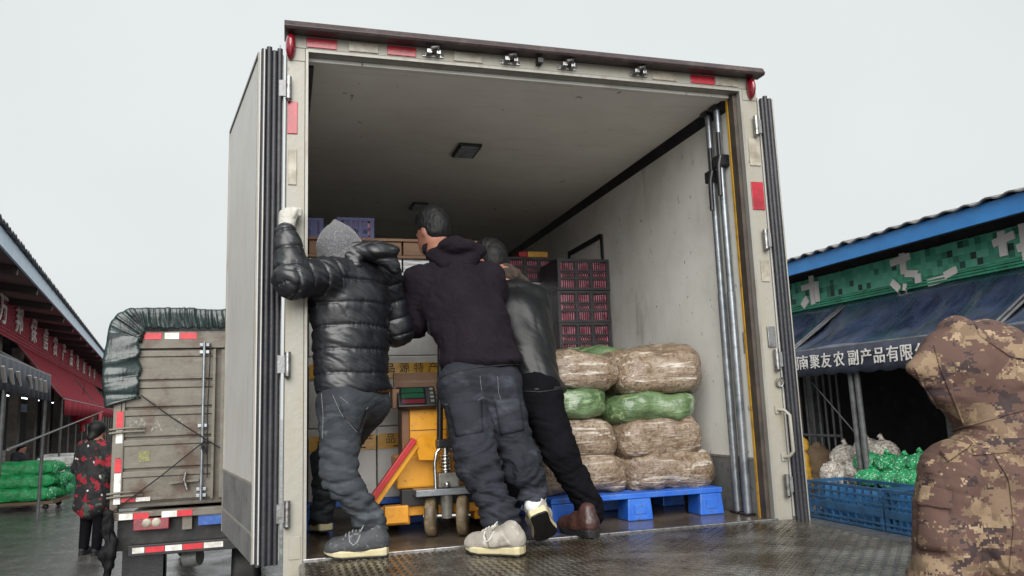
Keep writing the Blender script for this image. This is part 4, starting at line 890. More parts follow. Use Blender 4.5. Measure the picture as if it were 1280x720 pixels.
# grey knit hood
kh = Sdf(); hd_ = J['head']; kh.ell(hd_+np.array([.006,0,.02]), (.104,.114,.118), None, .02).cap(hd_+np.array([.004,0,.05]), at(419,278,.12), .094, .014, .03).cap(hd_+np.array([.02,0,-.06]), J['neck']+np.array([.03,-.02,.0]), .10, .095, .04)
garment('knit_hood', kh, 'knit_grey', m1, .007, folds(9, .004, 14), 1)
gs = Sdf(); hand_sdf(gs, J['wrL']+np.array([.0,.01,.015]), (.10,.22,1), (.85,.5,0), (.45,-.85,0), 1.15, 1.18, 1.0, .0035); gs.cap(J['wrL']+np.array([0,0,-.02]), J['wrL']+np.array([0,.01,.03]), .036, .034, .02)
garment('glove', gs, 'glove_white', m1, .0045, folds(5, .002, 50), 1)
gs = Sdf(); hand_sdf(gs, J['wrR'], (-.3,1,.1), (0,-.1,-1), (1,.3,0), .6, 1.1, 1.0, .005); gs.cap(J['wrR']+np.array([.03,-.06,0]), J['wrR'], .038, .034, .02); garment('glove', gs, 'glove_white', m1, .0055, folds(6, .002, 50), 1)
pts = Sdf(); s1h = unit(J['hipR']-J['hipL'])
pts.cap(J['hipL']+np.array([0,0,.03]), J['hipR']+np.array([0,0,.03]), .118, .122, .05).cap(at(441,492,.12), at(441,480,.12), .135, .125, .04, s1h, 1.2)
pts.chain([J['hipL'], J['knL'], J['anL'], J['anL']+np.array([.006,0,-.035])], [.112,.076,.062,.066], .035); pts.chain([J['hipR'], J['knR'], J['anR']], [.110,.076,.064], .035)
po = po1 = garment('jeans', pts, 'jeans_blue', m1, .0070, leg_folds(4, .0085, [J['knL'], J['knR']], [J['anL']+np.array([0,0,.03]), J['anR']]), 2)
for q in ([(402,492),(404,520),(403,548)], [(416,494),(426,517),(446,540)], [(425,496),(440,508),(456,514),(460,509)]): seam('stitch', [po], q, 'stitch_light', m1, .0011)
for y in (394, 423, 451, 479): pass
seam('hem', [jo], [(396,487),(420,491),(450,494),(480,492),(493,488)], 'thread_dark', m1, .004)
sh1 = shoe(m1, J['heelL'], J['toeL'], ('shoe_grey','sole_cream','sole_dark','stitch_light'), w=.115)
shoe(m1, J['heelR'], J['toeR'], ('shoe_dark','sole_cream','sole_dark','thread_dark'), w=.108)  # darker colours than its pair: the shade on this foot is painted in

# ------------------------------------------------------------------ man in the dark hooded top
f2 = unit((-.40,.90,0)); J = dict(pelvis=at(598,470,.09), chest=at(574,372,.28), neck=at(556,318,.38), head=at(541,291,.45),
    shL=at(524,352,.34), shR=at(612,346,.30), elL=at(518,402,.38), wrL=at(540,392,.66), elR=at(628,398,.42), wrR=at(600,385,.74),
    hipL=at(577,486,.06), hipR=at(622,484,.06), knL=at(599,582,-.10), anL=at(626,648,-.20), knR=at(650,578,-.02), anR=at(668,628,-.05),
    heelL=atz(655,693,D+.004), toeL=atz(582,689,D+.004), heelR=at(670,646,-.055), toeR=atz(684,683,D+.004))
J['toeR'] = atz(685, 676, D+.004); J['heelR'] = at(673, 642, J['toeR'][1]-.20); J['anR'] = at(668, 626, J['toeR'][1]-.12)
m2 = thing('person', 'man in a dark hooded top and black jeans pushing in the middle', 'person', (J['heelL'][0], J['heelL'][1], D), 'men loading the truck')
hup = unit((-.12,.35,1))
fr_ = unit(J['toeR']-J['heelR']); upv = np.array([-.05,.72,.62]); upn = unit(upv-fr_*(upv@fr_)); Jb = dict(J); Jb['heelR'] = J['heelR']+upn*.055-np.array([0,0,.045]); Jb['toeR'] = J['toeR']+upn*.045-np.array([0,0,.03])-fr_*.03
body_mesh(m2, Jb, unit((-.55,.80,-.15)), hup, [(J['wrL'], (.1,1,.1), (0,.2,-1), (1,0,0), .5), (J['wrR'], (-.1,1,.1), (0,.2,-1), (1,0,0), .5)])
hair(m2, J['head'], unit((-.55,.80,-.15)), hup, seed=2)
s2 = unit(J['shR']-J['shL']); ho = Sdf()
ho.cap(at(600,444,.12), at(585,400,.22), .158, .160, .05, s2, 1.22).cap(at(585,400,.22), J['chest'], .160, .158, .05, s2, 1.26).cap(J['chest'], at(564,342,.34), .150, .105, .05, s2, 1.35).cap(J['shL'], J['shR'], .078, .078, .05)
ho.cap(at(564,342,.34), J['neck'], .095, .075, .03)
ho.chain([J['shL'], J['elL'], J['wrL']], [.086,.074,.048], .04); ho.chain([J['shR'], J['elR'], J['wrR']], [.086,.074,.048], .04)
ho.ell(at(600,452,.10), (.198,.148,.05), (s2, unit((.3,.9,0)), (0,0,1)), .03)
oo = garment('hooded_top', ho, 'hoodie_dark', m2, .0068, folds(21, .010, 11, (.55,.7,1.35), .4, .5), 2)
hh_ = Sdf(); hh_.cap(at(539,310,.42), at(566,312,.36), .052, .056, .03).ell(at(571,312,.31), (.115,.085,.062), (s2, unit((.1,.85,.4)), (0,0,1)), .03).cap(at(540,318,.34), at(556,330,.27), .034, .034, .03).cap(at(556,330,.27), at(584,330,.26), .034, .036, .03).cap(at(584,330,.26), at(600,314,.30), .036, .036, .03)
ob = garment('hood', hh_, 'hoodie_dark', m2, .006, folds(31, .008, 13, (.6,.8,1.3)), 1)
pts = Sdf(); pts.cap(J['hipL']+np.array([0,0,.02]), J['hipR']+np.array([0,0,.02]), .122, .122, .05).cap(at(599,470,.10), at(600,455,.11), .13, .13, .04, s2, 1.3)
pts.chain([J['hipL'], J['knL'], J['anL'], J['anL']+np.array([.004,0,-.03])], [.114,.098,.074,.076], .03); pts.chain([J['hipR'], J['knR'], at(663,600,J['anR'][1]), at(667,616,J['anR'][1])], [.112,.090,.068,.064], .03)
po = po2 = garment('jeans', pts, 'jeans_black', m2, .0070, leg_folds(14, .0095, [J['knL'], J['knR']], [J['anL']+np.array([0,0,.05]), at(661,592,J['anR'][1])]), 2)
for q in ([(556,505),(568,509),(588,505),(604,497)], [(620,500),(634,508),(650,510)], [(622,470),(623,490),(628,505)],[(600,470),(601,480),(602,488)]): seam('stitch', [po], q, 'stitch_light', m2, .0009)
seam('hem', [oo, po], [(546,474),(570,464),(600,459),(630,456),(648,455)], 'thread_dark', m2, .004)
shm = ('shoe_beige','sole_cream','sole_dark','lace_white')
sh2 = shoe(m2, J['heelL'], J['toeL'], shm, w=.118)
sk = Sdf(); sk.cap(J['anL']+np.array([0,0,-.09]), J['anL']+np.array([0,0,.02]), .046, .05, .02); garment('sock', sk, 'sock_white', m2, .008)
fr_ = unit(J['toeR']-J['heelR']); upv = np.array([-.05,.72,.62])
shoe(m2, J['heelR'], J['heelR']+fr_*.285, shm, up=upv, w=.125)
sk = Sdf(); sk.cap(J['heelR']+np.array([0,.06,.03]), J['anR']+np.array([0,0,.03]), .044, .048, .02); garment('sock', sk, 'sock_white', m2, .008)

# ------------------------------------------------------------------ man in the leather jacket
J = dict(pelvis=at(668,488,.24), chest=at(646,398,.40), neck=at(630,350,.50), head=at(611,330,.58),
    shL=at(612,372,.48), shR=at(668,376,.42), elL=at(615,420,.55), wrL=at(620,405,.80), elR=at(675,432,.44), wrR=at(650,420,.78),
    hipL=at(652,500,.26), hipR=at(677,500,.20), knL=at(642,575,.42), anL=at(636,632,.36), knR=at(701,568,.08), anR=at(738,634,.06),
    heelL=at(640,655,.30), toeL=at(628,655,.50), heelR=atz(744,671,D+.006), toeR=atz(738,655,D+.006))
J['heelL'][2] = D+.006; J['toeL'][2] = D+.006
J['toeR'] = J['heelR']+unit((-.25,.97,0))*.28
m3 = thing('person', 'man in a black leather jacket and black trousers pushing beside the sacks', 'person', (J['heelR'][0], J['heelR'][1], D), 'men loading the truck')
body_mesh(m3, J, unit((-.7,.7,0)), (0,.25,1), [(J['wrL'], (.1,1,.1), (0,.2,-1), (1,0,0), .5), (J['wrR'], (-.3,1,.1), (0,.2,-1), (1,0,0), .5)])
hair(m3, J['head'], unit((-.7,.7,0)), (0,.25,1), seed=5)
s3 = unit(J['shR']-J['shL']); lj = Sdf()
lj.cap(at(667,478,.26), at(655,430,.34), .138, .142, .05, s3, 1.05).cap(at(655,430,.34), J['chest'], .142, .140, .05, s3, 1.15).cap(J['chest'], at(642,370,.45), .140, .10, .05, s3, 1.3).cap(J['shL'], J['shR'], .072, .078, .05)
lj.chain([J['shL'], J['elL'], J['wrL']], [.08,.07,.05], .04); lj.chain([J['shR'], J['elR'], J['wrR']], [.084,.078,.052], .04); lj.ell(at(670,488,.24), (.152,.15,.045), (s3, unit((.3,.9,0)), (0,0,1)), .03)
lo_ = garment('leather_jacket', lj, 'leather_black', m3, .0068, folds(41, .0085, 8, (.4,.6,1.5), .3, .7), 2)
cl = Sdf(); cl.cap(at(612,346,.48), at(640,344,.44), .042, .042, .03).cap(at(640,344,.44), at(656,353,.46), .038, .032, .03).cap(at(628,338,.52), at(643,343,.5), .045, .04, .03); garment('collar', cl, 'collar_brown', m3, .007, folds(44, .006, 30), 1)
pts = Sdf(); pts.cap(J['hipL']+np.array([0,0,.02]), J['hipR']+np.array([0,0,.02]), .115, .118, .05).cap(at(669,490,.24), at(668,478,.25), .125, .125, .04, s3, 1.05)
pts.chain([J['hipL'], J['knL'], J['anL']], [.108,.08,.062], .03); pts.chain([J['hipR'], J['knR'], J['anR'], J['anR']+np.array([.002,0,-.025])], [.102,.090,.068,.068], .03)
po = garment('trousers', pts, 'trousers_black', m3, .0075, leg_folds(24, .008, [J['knR'], J['knL']], [J['anR']+np.array([0,0,.03])]), 2)
seam('hem', [lo_, po], [(655,489),(675,490),(697,487)], 'thread_dark', m3, .004)
bm_ = ('shoe_brown','sole_dark','sole_dark','thread_dark')
shoe(m3, J['heelR'], J['toeR'], bm_, w=.115, collar=.125, style='boot', sole_t=.026); shoe(m3, J['heelL'], J['toeL'], bm_, w=.11, style='boot')

# ================================================================== small stake truck on the left
pm('truck_grey', S((106,101,91)), rough=.5, layers=[dict(col=S((86,80,70)), sc=4, lo=.4, hi=.65), dict(col=S((78,54,38)), sc=4, lo=.53, hi=.64, amt=.8), dict(col=S((126,122,112)), sc=12, st=(.4,1,3), lo=.56, hi=.72, amt=.6), dict(col=S((64,54,44)), sc=40, lo=.64, hi=.72, amt=.7)], bump=.002, bsc=30)
pm('tarp_green', S((26,40,40)), rough=.26, spec=.6, layers=[dict(col=S((38,56,54)), sc=5, lo=.42, hi=.7), dict(col=S((18,26,28)), sc=12, lo=.5, hi=.7)], bump=.006, bsc=18, bst=(1.6,1.6,.5))
pm('tape_red', S((190,34,46)), rough=.35, layers=[dict(col=S((150,24,38)), sc=14, lo=.45, hi=.7)]); pm('tape_white', S((214,212,208)), rough=.4, layers=[dict(col=S((172,166,158)), sc=14, lo=.45, hi=.7)])
pm('plate_blue', S((36,78,150)), rough=.35, layers=[dict(col=S((70,110,170)), sc=14, lo=.5, hi=.62)]); pm('faded_ink', S((98,98,96)), rough=.7, layers=[dict(col=S((140,134,120)), sc=34, lo=.45, hi=.6)])
pm('rope_black', S((24,24,26)), rough=.8); pm('label_yellow', S((128,126,84)), rough=.6, layers=[dict(col=S((90,96,60)), sc=60, lo=.45, hi=.6)])
pm('rag_black', S((14,14,16)), rough=.7, spec=.2, layers=[dict(col=S((30,30,32)), sc=14, lo=.55, hi=.7)], bump=.006, bsc=20); pm('bag_white', S((160,163,168)), rough=.35, bump=.01, bsc=30)
YT = 3.5
def T(px, py, dy=0.0): return at(px, py, YT+dy)
tl = T(136, 392); x0 = T(140, 560)[0]; x1 = -.20; zs_ = T(200, 634)[2]; ztop = T(210, 414)[2]
st = thing('stake_truck', 'weathered grey stake truck with a dark green tarp, parked on the left', 'truck', ((x0+x1)/2, 5.2, 0))
pxx = lambda px, py=560: T(px, py)[0]; pzz = lambda py, px=200: T(px, py)[2]
MB().box((x0+.02, YT+.06, zs_), (x1, YT+3.6, ztop)).build('cargo_body', 'truck_grey', st, bevel=.01)
MB().box((x0, YT-.01, zs_-.02), (x0+.06, YT+.058, ztop)).build('corner_post', 'truck_grey', st, bevel=.006)
dx0, dx1 = pxx(152), pxx(267); gz = [pzz(437), pzz(476), pzz(510), pzz(547), pzz(586), pzz(627)]
dr = MB().box((dx0, YT+.03, gz[-1]), (dx1, YT+.058, gz[0])).build('tail_door', 'truck_grey', st)
for i in range(5):
    z1, z0 = gz[i]-.012, gz[i+1]+.012
    MB().box((dx0+.012, YT+.005, z0), (dx1-.012, YT+.0295, z1-.05)).build('panel', 'truck_grey', dr, bevel=.006)
    MB().box((dx0+.012, YT-.006, z1-.048), (dx1-.012, YT+.0295, z1)).build('panel_rib', 'truck_grey', dr, bevel=.005)
for xx in (dx0+.004, dx1-.008): MB().box((xx-.012, YT-.012, gz[-1]), (xx+.012, YT+.0285, gz[0])).build('door_edge', 'truck_grey', dr, bevel=.003)
d2 = MB().box((pxx(274), YT+.02, gz[-1]), (x1, YT+.058, gz[0])).build('tail_door', 'truck_grey', st, bevel=.004)
MB().box((x0+.065, YT+.0, gz[0]+.01), (x1, YT+.057, ztop)).build('header_rail', 'truck_grey', st, bevel=.005)
for a, b, m in ((176,202,'tape_red'), (206,224,'tape_white'), (225,246,'tape_red')): MB().box((pxx(a,419), YT-.004, pzz(424)), (pxx(b,419), YT-.0006, pzz(416))).build('reflector', m, st)
MB().box((x0+.012, YT-.03, zs_-.085), (x1, YT+.059, zs_-.021)).build('sill_beam', 'truck_grey', st, bevel=.006)
for a, b, m in ((150,167,'tape_white'), (168,187,'tape_red'), (203,222,'tape_white'), (222,241,'tape_red')): MB().box((pxx(a,636), YT-.0345, zs_-.080), (pxx(b,636), YT-.0306, zs_-.032)).build('reflector', m, st)
for a, b, m in ((513,533,'tape_red'), (534,552,'tape_white'), (553,570,'truck_grey'), (571,588,'tape_red'), (589,627,'tape_white')): MB().box((x0+.028, YT-.0155, pzz(b)), (x0+.078, YT-.0105, pzz(a))).build('reflector', m, st)
for a, b, m in ((150,169,'tape_red'), (170,188,'tape_white')): MB().box((pxx(a,622), YT-.011, pzz(625)), (pxx(b,622), YT-.0065, pzz(620))).build('reflector', m, st)
for py in (535, 614):
    MB().tube([(x0-.02, YT-.03, pzz(py)), (x0+.10, YT-.035, pzz(py)+.01), (x0+.24, YT-.025, pzz(py)+.012), (x0+.25, YT-.025, pzz(py)-.02), (x0+.10, YT-.035, pzz(py)-.02), (x0-.02, YT-.03, pzz(py)-.03)], .009, 8).build('hinge_strap', 'truck_grey', st)
lx = pxx(253); MB().tube([(lx, YT-.04, pzz(628)), (lx, YT-.04, pzz(428))], .012, 10).build('lock_bar', 'galvanised', st)
MB().tube([(lx+.045, YT-.03, pzz(600)), (lx+.035, YT-.03, pzz(520)), (lx+.05, YT-.03, pzz(430))], .005, 6).build('cable', 'rope_black', st)
for py in (432, 441, 534, 614, 622): MB().box((lx-.04, YT-.03, pzz(py)-.014), (lx+.04, YT-.007, pzz(py)+.014)).build('bar_bracket', 'galvanised', st, bevel=.003)
hz_ = pzz(604); MB().bar((pxx(214), YT-.03, hz_), (pxx(250), YT-.03, hz_+.012), .03, .018).build('lock_handle', 'truck_grey', st); MB().tube([(pxx(234), YT-.045, hz_+.08), (pxx(232), YT-.045, hz_+.02), (pxx(236), YT-.045, hz_-.06)], .014, 8).build('hasp', 'steel', st)
for ch, px in (('豫',170), ('A',195), ('0',223)): glyph(ch, .155, (pxx(px), YT+.0035, pzz(533)), (1,0,0), (0,0,1), 'faded_ink', dr, .0012)
MB().box((pxx(173,570), YT+.001, pzz(576)), (pxx(187,570), YT+.0042, pzz(563))).build('sticker', 'label_yellow', dr)
# ropes
MB().tube([T(140,640,-.04), T(200,596,-.06), T(256,551,-.06)], .006, 6).build('rope', 'rope_black', st); MB().tube([T(176,494,-.04), T(215,522,-.06), T(254,547,-.06), T(275,560,-.04)], .006, 6).build('rope', 'rope_black', st)
MB().tube([T(256,551,-.06)+np.array([.02*math.sin(t*1.7),-.005*t,-.05*abs(math.sin(t))-.02*t*.3]) for t in np.linspace(0, 9, 40)], .006, 6).build('rope', 'rope_black', st)
# lamps, plate, bumper, wheels
la = MB().box((pxx(167,652), YT-.03, pzz(661)), (pxx(212,652), YT+.03, pzz(643))).build('tail_lamp', 'lamp_red', st, bevel=.006)
for px in (184, 196): MB().lathe((pxx(px,652), YT-.031, pzz(652)), (0,-1,0), [(0,.036),(.003,.034),(.005,.018),(.0055,0)], 16).build('lens', 'grey_reflector', la)
MB().box((pxx(228,650), YT+.0, pzz(664)), (pxx(240,650), YT+.06, zs_-.086)).build('lamp_bracket', 'truck_grey', st)
MB().box((pxx(248,646), YT-.012, pzz(660)), (x1+.0, YT-.004, pzz(640))).build('number_plate', 'plate_blue', st, bevel=.002)
bb = MB().box((pxx(160,685), YT-.02, pzz(693)), (x1+.02, YT+.05, pzz(679))).build('bumper_bar', 'chassis_black', st, bevel=.006)
for i, (a, b) in enumerate(((166,181), (182,206), (207,228), (229,254), (255,279))): MB().box((pxx(a,684), YT-.0245, pzz(689)), (pxx(b,684), YT-.0206, pzz(682))).build('reflector', 'tape_red' if i % 2 else 'tape_white', bb)
MB().box((x0+.05, YT+.08, zs_-.34), (x1-.02, YT+3.5, zs_-.10)).build('chassis', 'chassis_black', st)
for xx in (x0+.19, x1-.2): wheel(st, xx, YT+.75, .36, .24)
for xx in (x0+.19, x1-.2): wheel(st, xx, YT+3.9, .36, .2)
MB().box((x0+.06, YT+.28, .10), (x0+.38, YT+.30, zs_-.345)).build('mud_flap', 'rubber_black', st)
MB().prism([(0,YT+3.65,.5), (0,YT+5.1,.5), (0,YT+5.15,1.2), (0,YT+4.8,2.0), (0,YT+3.65,2.05)], (x0+.08,0,0), (x1-.02,0,0)).build('cab', 'truck_grey', st, bevel=.04)
MB().tube([T(250,695,.2), T(232,697,.25)], .075, 12).build('air_tank', 'kick_plate', st)
# tarp: gathered hood over the top and the left rear corner
tz = pzz(385, 210)
def tarp_pt(u, v):
    """u: 0 left side hem .. 1 right end, v: 0 rear hem .. 1 back along the roof"""
    pass
G = []
nprof = 40
path = []   # left hem up the side, round the corner, across the top
xl = x0-.07
hemz = pzz(508)
for t in np.linspace(0, 1, 14): path.append((xl-.03*math.sin(t*3), hemz+(tz-.22-hemz)*t))
for a in np.linspace(math.pi, math.pi/2, 14)[1:]: path.append((xl+.20+.20*math.cos(a), tz-.20+.20*math.sin(a)))
for t in np.linspace(0, 1, 44)[1:]: path.append((xl+.20+(x1+.03-xl-.20)*t, tz+.02*math.sin(t*9)*.3))
path = np.array(path); npth = len(path); s_arc = np.linspace(0, 1, npth)
cx_in, cz_in = pxx(176, 450), pzz(412)
for i, (px_, pz_) in enumerate(path):
    row = []
    # rear flap: gathers from the hem (drawn in on the rear face) over the edge then back along the side or roof
    nrm_ = np.array([px_-(x0+.35), pz_-(ztop-.25)]); 
    if i < 14: inn = np.array([pxx(175, 470)+.015*math.sin(i*2.1), max(pz_+.02*math.sin(i*1.7), pzz(497))]) if pz_ > pzz(502) else np.array([px_+(pxx(175)-px_)*.98, hemz+.09])
    elif i < 27: w = (i-13)/13; inn = np.array([cx_in+.03*w, cz_in-.02+(.02)*w-.10*(1-w)])
    else: inn = np.array([max(px_, cx_in+.03), pzz(411)+.008*math.sin(i*1.9)])
    for j, (k, yy) in enumerate(((0,YT-.030), (.25,YT-.040), (.5,YT-.046), (.75,YT-.046), (.94,YT-.036), (1.0,YT+.02), (1.0,YT+.3), (1.0,YT+1.2), (1.0,YT+2.4), (1.0,YT+3.62))):
        q = inn+(np.array([px_, pz_])-inn)*k; row.append((q[0], yy, q[1]))
    G.append(row)
G = np.array(G); fl = G.reshape(-1,3).copy()
# refine the sheet and fold it
gi, gj = 4, 3
def refine(G, a, b):
    n, m, _ = G.shape; X = np.stack([np.array([np.interp(np.linspace(0, n-1, (n-1)*a+1), np.arange(n), G[:,j,k]) for j in range(m)]).T for k in range(3)], -1)
    return np.stack([np.array([np.interp(np.linspace(0, m-1, (m-1)*b+1), np.arange(m), X[i,:,k]) for i in range(X.shape[0])]) for k in range(3)], -1)
G2 = refine(G, gi, gj); n_, m_ = G2.shape[:2]; I, K = np.meshgrid(np.arange(n_), np.arange(m_), indexing='ij')
gather = np.exp(-K/9.0); q_ = np.stack([I*.16+.6*np.sin(K*.12), K*.035, I*0.0], -1).reshape(-1,3)
wav = (.017*gather+.006)*(-ridge(q_, 1.0, 4)-.5*ridge(q_, 2.3, 9)).reshape(n_, m_)+.010*vnoise(G2.reshape(-1,3), 7, 4).reshape(n_, m_)
G2[:,:,1] -= wav*np.where(K < 15, 1, .1); G2[:,:,2] += wav*.5*np.where(K >= 12, 1, .3); G2[:,:,0] -= wav*.4*(I < 27*gi)
MB().grid(G2, True).build('tarp', 'tarp_green', st, thick=.004)
# rags and bags by the trucks
rg = thing('rag_bundle', 'black rag bundle hanging from the corner of the stake truck', 'rag', (x0-.02, YT-.08, 0))
rs = Sdf(); c0 = T(136,642,-.06); rs.chain([c0, T(135,662,-.07), T(138,680,-.06), T(134,692,-.08)], [.03,.045,.04,.045], .03).cap(T(134,692,-.07), np.array([T(134,692,-.08)[0], YT-.09, .05]), .035, .05, .03)
garment('cloth', rs, 'rag_black', rg, .012, folds(51, .03, 12, (1,1,.4)))

# ================================================================== market hall on the left
pm('fascia_pale_blue', S((200,222,240)), rough=.4, layers=[dict(col=S((184,208,230)), sc=3, lo=.4, hi=.7)]); pm('fascia_blue', S((46,124,190)), rough=.4, layers=[dict(col=S((38,110,176)), sc=2, lo=.4, hi=.7)], bump=.001, bsc=20)
pm('roof_sheet', S((104,102,103)), rough=.5, layers=[dict(col=S((150,148,146)), sc=12, lo=.52, hi=.7), dict(col=S((72,70,72)), sc=22, lo=.5, hi=.7)])
pm('soffit_dark', S((128,112,112)), rough=.7, layers=[dict(col=S((98,86,88)), sc=1.5, lo=.4, hi=.7), dict(col=S((140,92,88)), sc=3, st=(3,.3,1), lo=.55, hi=.7)])
pm('beam_dark', S((66,58,60)), rough=.6); pm('sign_red', S((172,70,82)), rough=.8, spec=.2, layers=[dict(col=S((150,58,70)), sc=2.5, lo=.4, hi=.7), dict(col=S((186,108,116)), sc=6, st=(1,1,5), lo=.58, hi=.72, amt=.5)])
pm('sign_letter', S((226,220,214)), rough=.5); pm('awning_red', S((150,20,42)), rough=.8, spec=.15, layers=[dict(col=S((124,22,40)), sc=2, lo=.4, hi=.7), dict(col=S((136,30,46)), sc=4, st=(.4,2,1), lo=.6, hi=.75)], bump=.01, bsc=4)
pm('awning_grey', S((112,124,134)), rough=.3, layers=[dict(col=S((56,64,76)), sc=2.4, st=(1,.5,1), lo=.42, hi=.6), dict(col=S((190,200,206)), sc=3, st=(1,.4,1), lo=.58, hi=.72)], bump=.01, bsc=5)
pm('valance_navy', S((44,48,62)), rough=.6, layers=[dict(col=S((60,64,80)), sc=5, lo=.45, hi=.7)], bump=.004, bsc=12)
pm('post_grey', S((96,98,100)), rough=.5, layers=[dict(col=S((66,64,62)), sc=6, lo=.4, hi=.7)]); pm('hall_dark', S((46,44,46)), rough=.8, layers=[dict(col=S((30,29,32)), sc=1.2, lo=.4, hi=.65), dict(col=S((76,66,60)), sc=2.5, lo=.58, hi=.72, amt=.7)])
pm('concrete_post', S((128,122,114)), rough=.8, layers=[dict(col=S((96,90,84)), sc=3, lo=.4, hi=.7)]); pm('tube_light', S((220,228,236)), emit=((.85,.95,1,1), 1.6)); pm('blue_board', S((58,110,160)), rough=.5, layers=[dict(col=S((130,160,186)), sc=9, lo=.5, hi=.6)])
aL = R(8.0); dL = np.array([-math.sin(aL), math.cos(aL), 0]); nL = np.array([math.cos(aL), math.sin(aL), 0]); B0 = np.array([CAM[0], CAM[1], 0])
def PL(s, off, z): return B0+dL*s-nL*off+np.array([0,0,z])
def onL(px, py, off):                     # pixel -> (s, z) on the plane at that offset
    d = _ray(px, py); t = -off/(d@nL); p = CAM+t*d; return (p-B0)@dL, p[2]
OE, OS = 2.7, 3.9
s0e, zf0 = onL(0, 305, OE); zf1 = onL(0, 281, OE)[1]; zsb = onL(40, 440.5, OS)[1]; zst = zf0-.15
hall = thing('market_hall', 'long open market hall with a pale blue eave and red sign', 'building', tuple(PL(30, 8, 0)))
SA, SB = 9.0, 95.0
MB().raw([PL(SA,OE,zf0), PL(SB,OE,zf0), PL(SB,OE,zf1), PL(SA,OE,zf1), PL(SA,OE+.05,zf0), PL(SB,OE+.05,zf0), PL(SB,OE+.05,zf1), PL(SA,OE+.05,zf1)], [(0,1,2,3),(7,6,5,4),(0,4,5,1),(3,2,6,7),(0,3,7,4),(1,5,6,2)]).build('fascia', 'fascia_pale_blue', hall)
rf = []; 
for i in range(0, 861): s = SA+.1*i; z = zf1+.03+.028*math.sin(i*1.9)+.012*math.sin(i*.7); rf.append([PL(s, OE-.10, z), PL(s, OE+9, z+1.6)])
MB().grid(rf, False).build('roof', 'roof_sheet', hall, thick=.02)
MB().raw([PL(SA,OE+.06,zf0+.06), PL(SB,OE+.06,zf0+.06), PL(SB,OE+9,zf0+1.4), PL(SA,OE+9,zf0+1.4)], [(0,1,2,3)]).build('soffit', 'soffit_dark', hall, thick=.02)
for s in np.arange(SA+1, SB, 3.0): MB().bar(PL(s, OE+.08, zf0-.02), PL(s, OE+8.8, zf0+1.2), .16, .22).build('rafter', 'beam_dark', hall)
for o_ in (OE+1.2, OE+2.6): MB().bar(PL(SA, o_, zf0+.10+.15*(o_-OE)), PL(SB, o_, zf0+.10+.15*(o_-OE)), .10, .14).build('purlin', 'beam_dark', hall)
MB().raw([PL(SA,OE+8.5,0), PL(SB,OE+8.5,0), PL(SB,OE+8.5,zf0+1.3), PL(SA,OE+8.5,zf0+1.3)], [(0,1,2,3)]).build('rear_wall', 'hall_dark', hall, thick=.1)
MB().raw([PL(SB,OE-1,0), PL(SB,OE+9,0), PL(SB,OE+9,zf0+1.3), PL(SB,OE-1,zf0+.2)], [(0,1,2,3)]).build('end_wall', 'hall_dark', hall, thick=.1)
for s in np.arange(14, SB, 4.0):
    MB().box((-.14,-.14,0), (.14,.14,zsb+.1)).build('column', 'concrete_post', hall).location = Vector(PL(s, OS+.35, 0))-hall.location
for s in np.arange(16, 70, 4.5): MB().bar(PL(s, OS+2.6, 3.1), PL(s+2.4, OS+2.6, 3.1), .05).build('tube_lamp', 'tube_light', hall)
for s in (22, 30, 38, 46): MB().bar(PL(s, OS+2.4, 2.55), PL(s+3, OS+2.4, 2.55), .05, .4).build('stall_board', 'blue_board', hall)
# the ribbed red sign with its characters
zt_ = zsb+1.35; sg = thing('shop_sign', 'ribbed dark red sign board with pale characters under the left eave', 'sign', tuple(PL(30, OS, zsb)))
rib = []
for k in range(0, 55): z = zsb+(zt_-zsb)*k/54; o_ = OS-.03-(.03 if k % 4 < 2 else 0); rib.append([PL(12, o_, z), PL(80, o_, z)])
MB().grid(rib, False).build('ribbed_board', 'sign_red', sg, thick=.01)
for ch, px, py in (('万',2,410), ('邦',23,417), ('保',41,427), ('信',56,437), ('农',68,448), ('产',79,456), ('品',88,463), ('有',96,468), ('限',104,473), ('公',111,477), ('司',117,481)):
    s_c = onL(px, py, OS-.08)[0]; glyph(ch, .86, PL(s_c, OS-.09, zsb+.62), dL, (0,0,1), 'sign_letter', sg, .02, .008, 1.5)
# awnings
def awning(name, label, sA, sB, o_in, z_in, o_out, z_out, mat, val=None, sag=.12, seed=1):
    G = []; n1, n2 = 60, 12
    for i in range(n1+1):
        s = sA+(sB-sA)*i/n1; row = []
        for j in range(n2+1):
            t = j/n2; sg_ = -sag*math.sin(math.pi*t)*(.6+.4*abs(math.sin(i*.35+seed))); row.append(PL(s, o_in+(o_out-o_in)*t, z_in+(z_out-z_in)*t+sg_))
        G.append(row)
    o = thing(name, label, 'awning', tuple(PL((sA+sB)/2, o_in, z_in)))
    MB().grid(G).build('canopy', mat, o, thick=.012)
    MB().tube([PL(sA, o_out, z_out), PL(sB, o_out, z_out)], .03, 8).build('front_rail', 'post_grey', o)
    for s in (sA+.1, (sA+sB)/2, sB-.1): MB().tube([PL(s, o_in, z_in-.02), PL(s, o_out, z_out-.02)], .025, 6).build('rafter', 'post_grey', o); MB().tube([PL(s, o_out+.03, z_out-.02), PL(s, o_out+.06, 0)], .03, 8).build('pole', 'post_grey', o)
    if val:
        V = []
        for i in range(121): s = sA+(sB-sA)*i/120; d_ = .42+.06*abs(math.sin(i*.42)); wv = .03*math.sin(i*.9); V.append([PL(s, o_out-.03+wv*.3, z_out-.01), PL(s, o_out-.03+wv, z_out-d_)])
        MB().grid(V, True).build('valance', val, o, thick=.006)
    return o
sa_, za_ = onL(18, 436, 3.7); sb_, zb_ = onL(128, 512, 2.6)
zin = zsb-.05; zo = onL(100, 503, 2.5)[1]
awning('red_awning', 'long dark red awning beneath the red sign', onL(22, 445, 3.7)[0], 56, 3.75, zin, 2.5, zo, 'awning_red', 'awning_red', .10, 2)
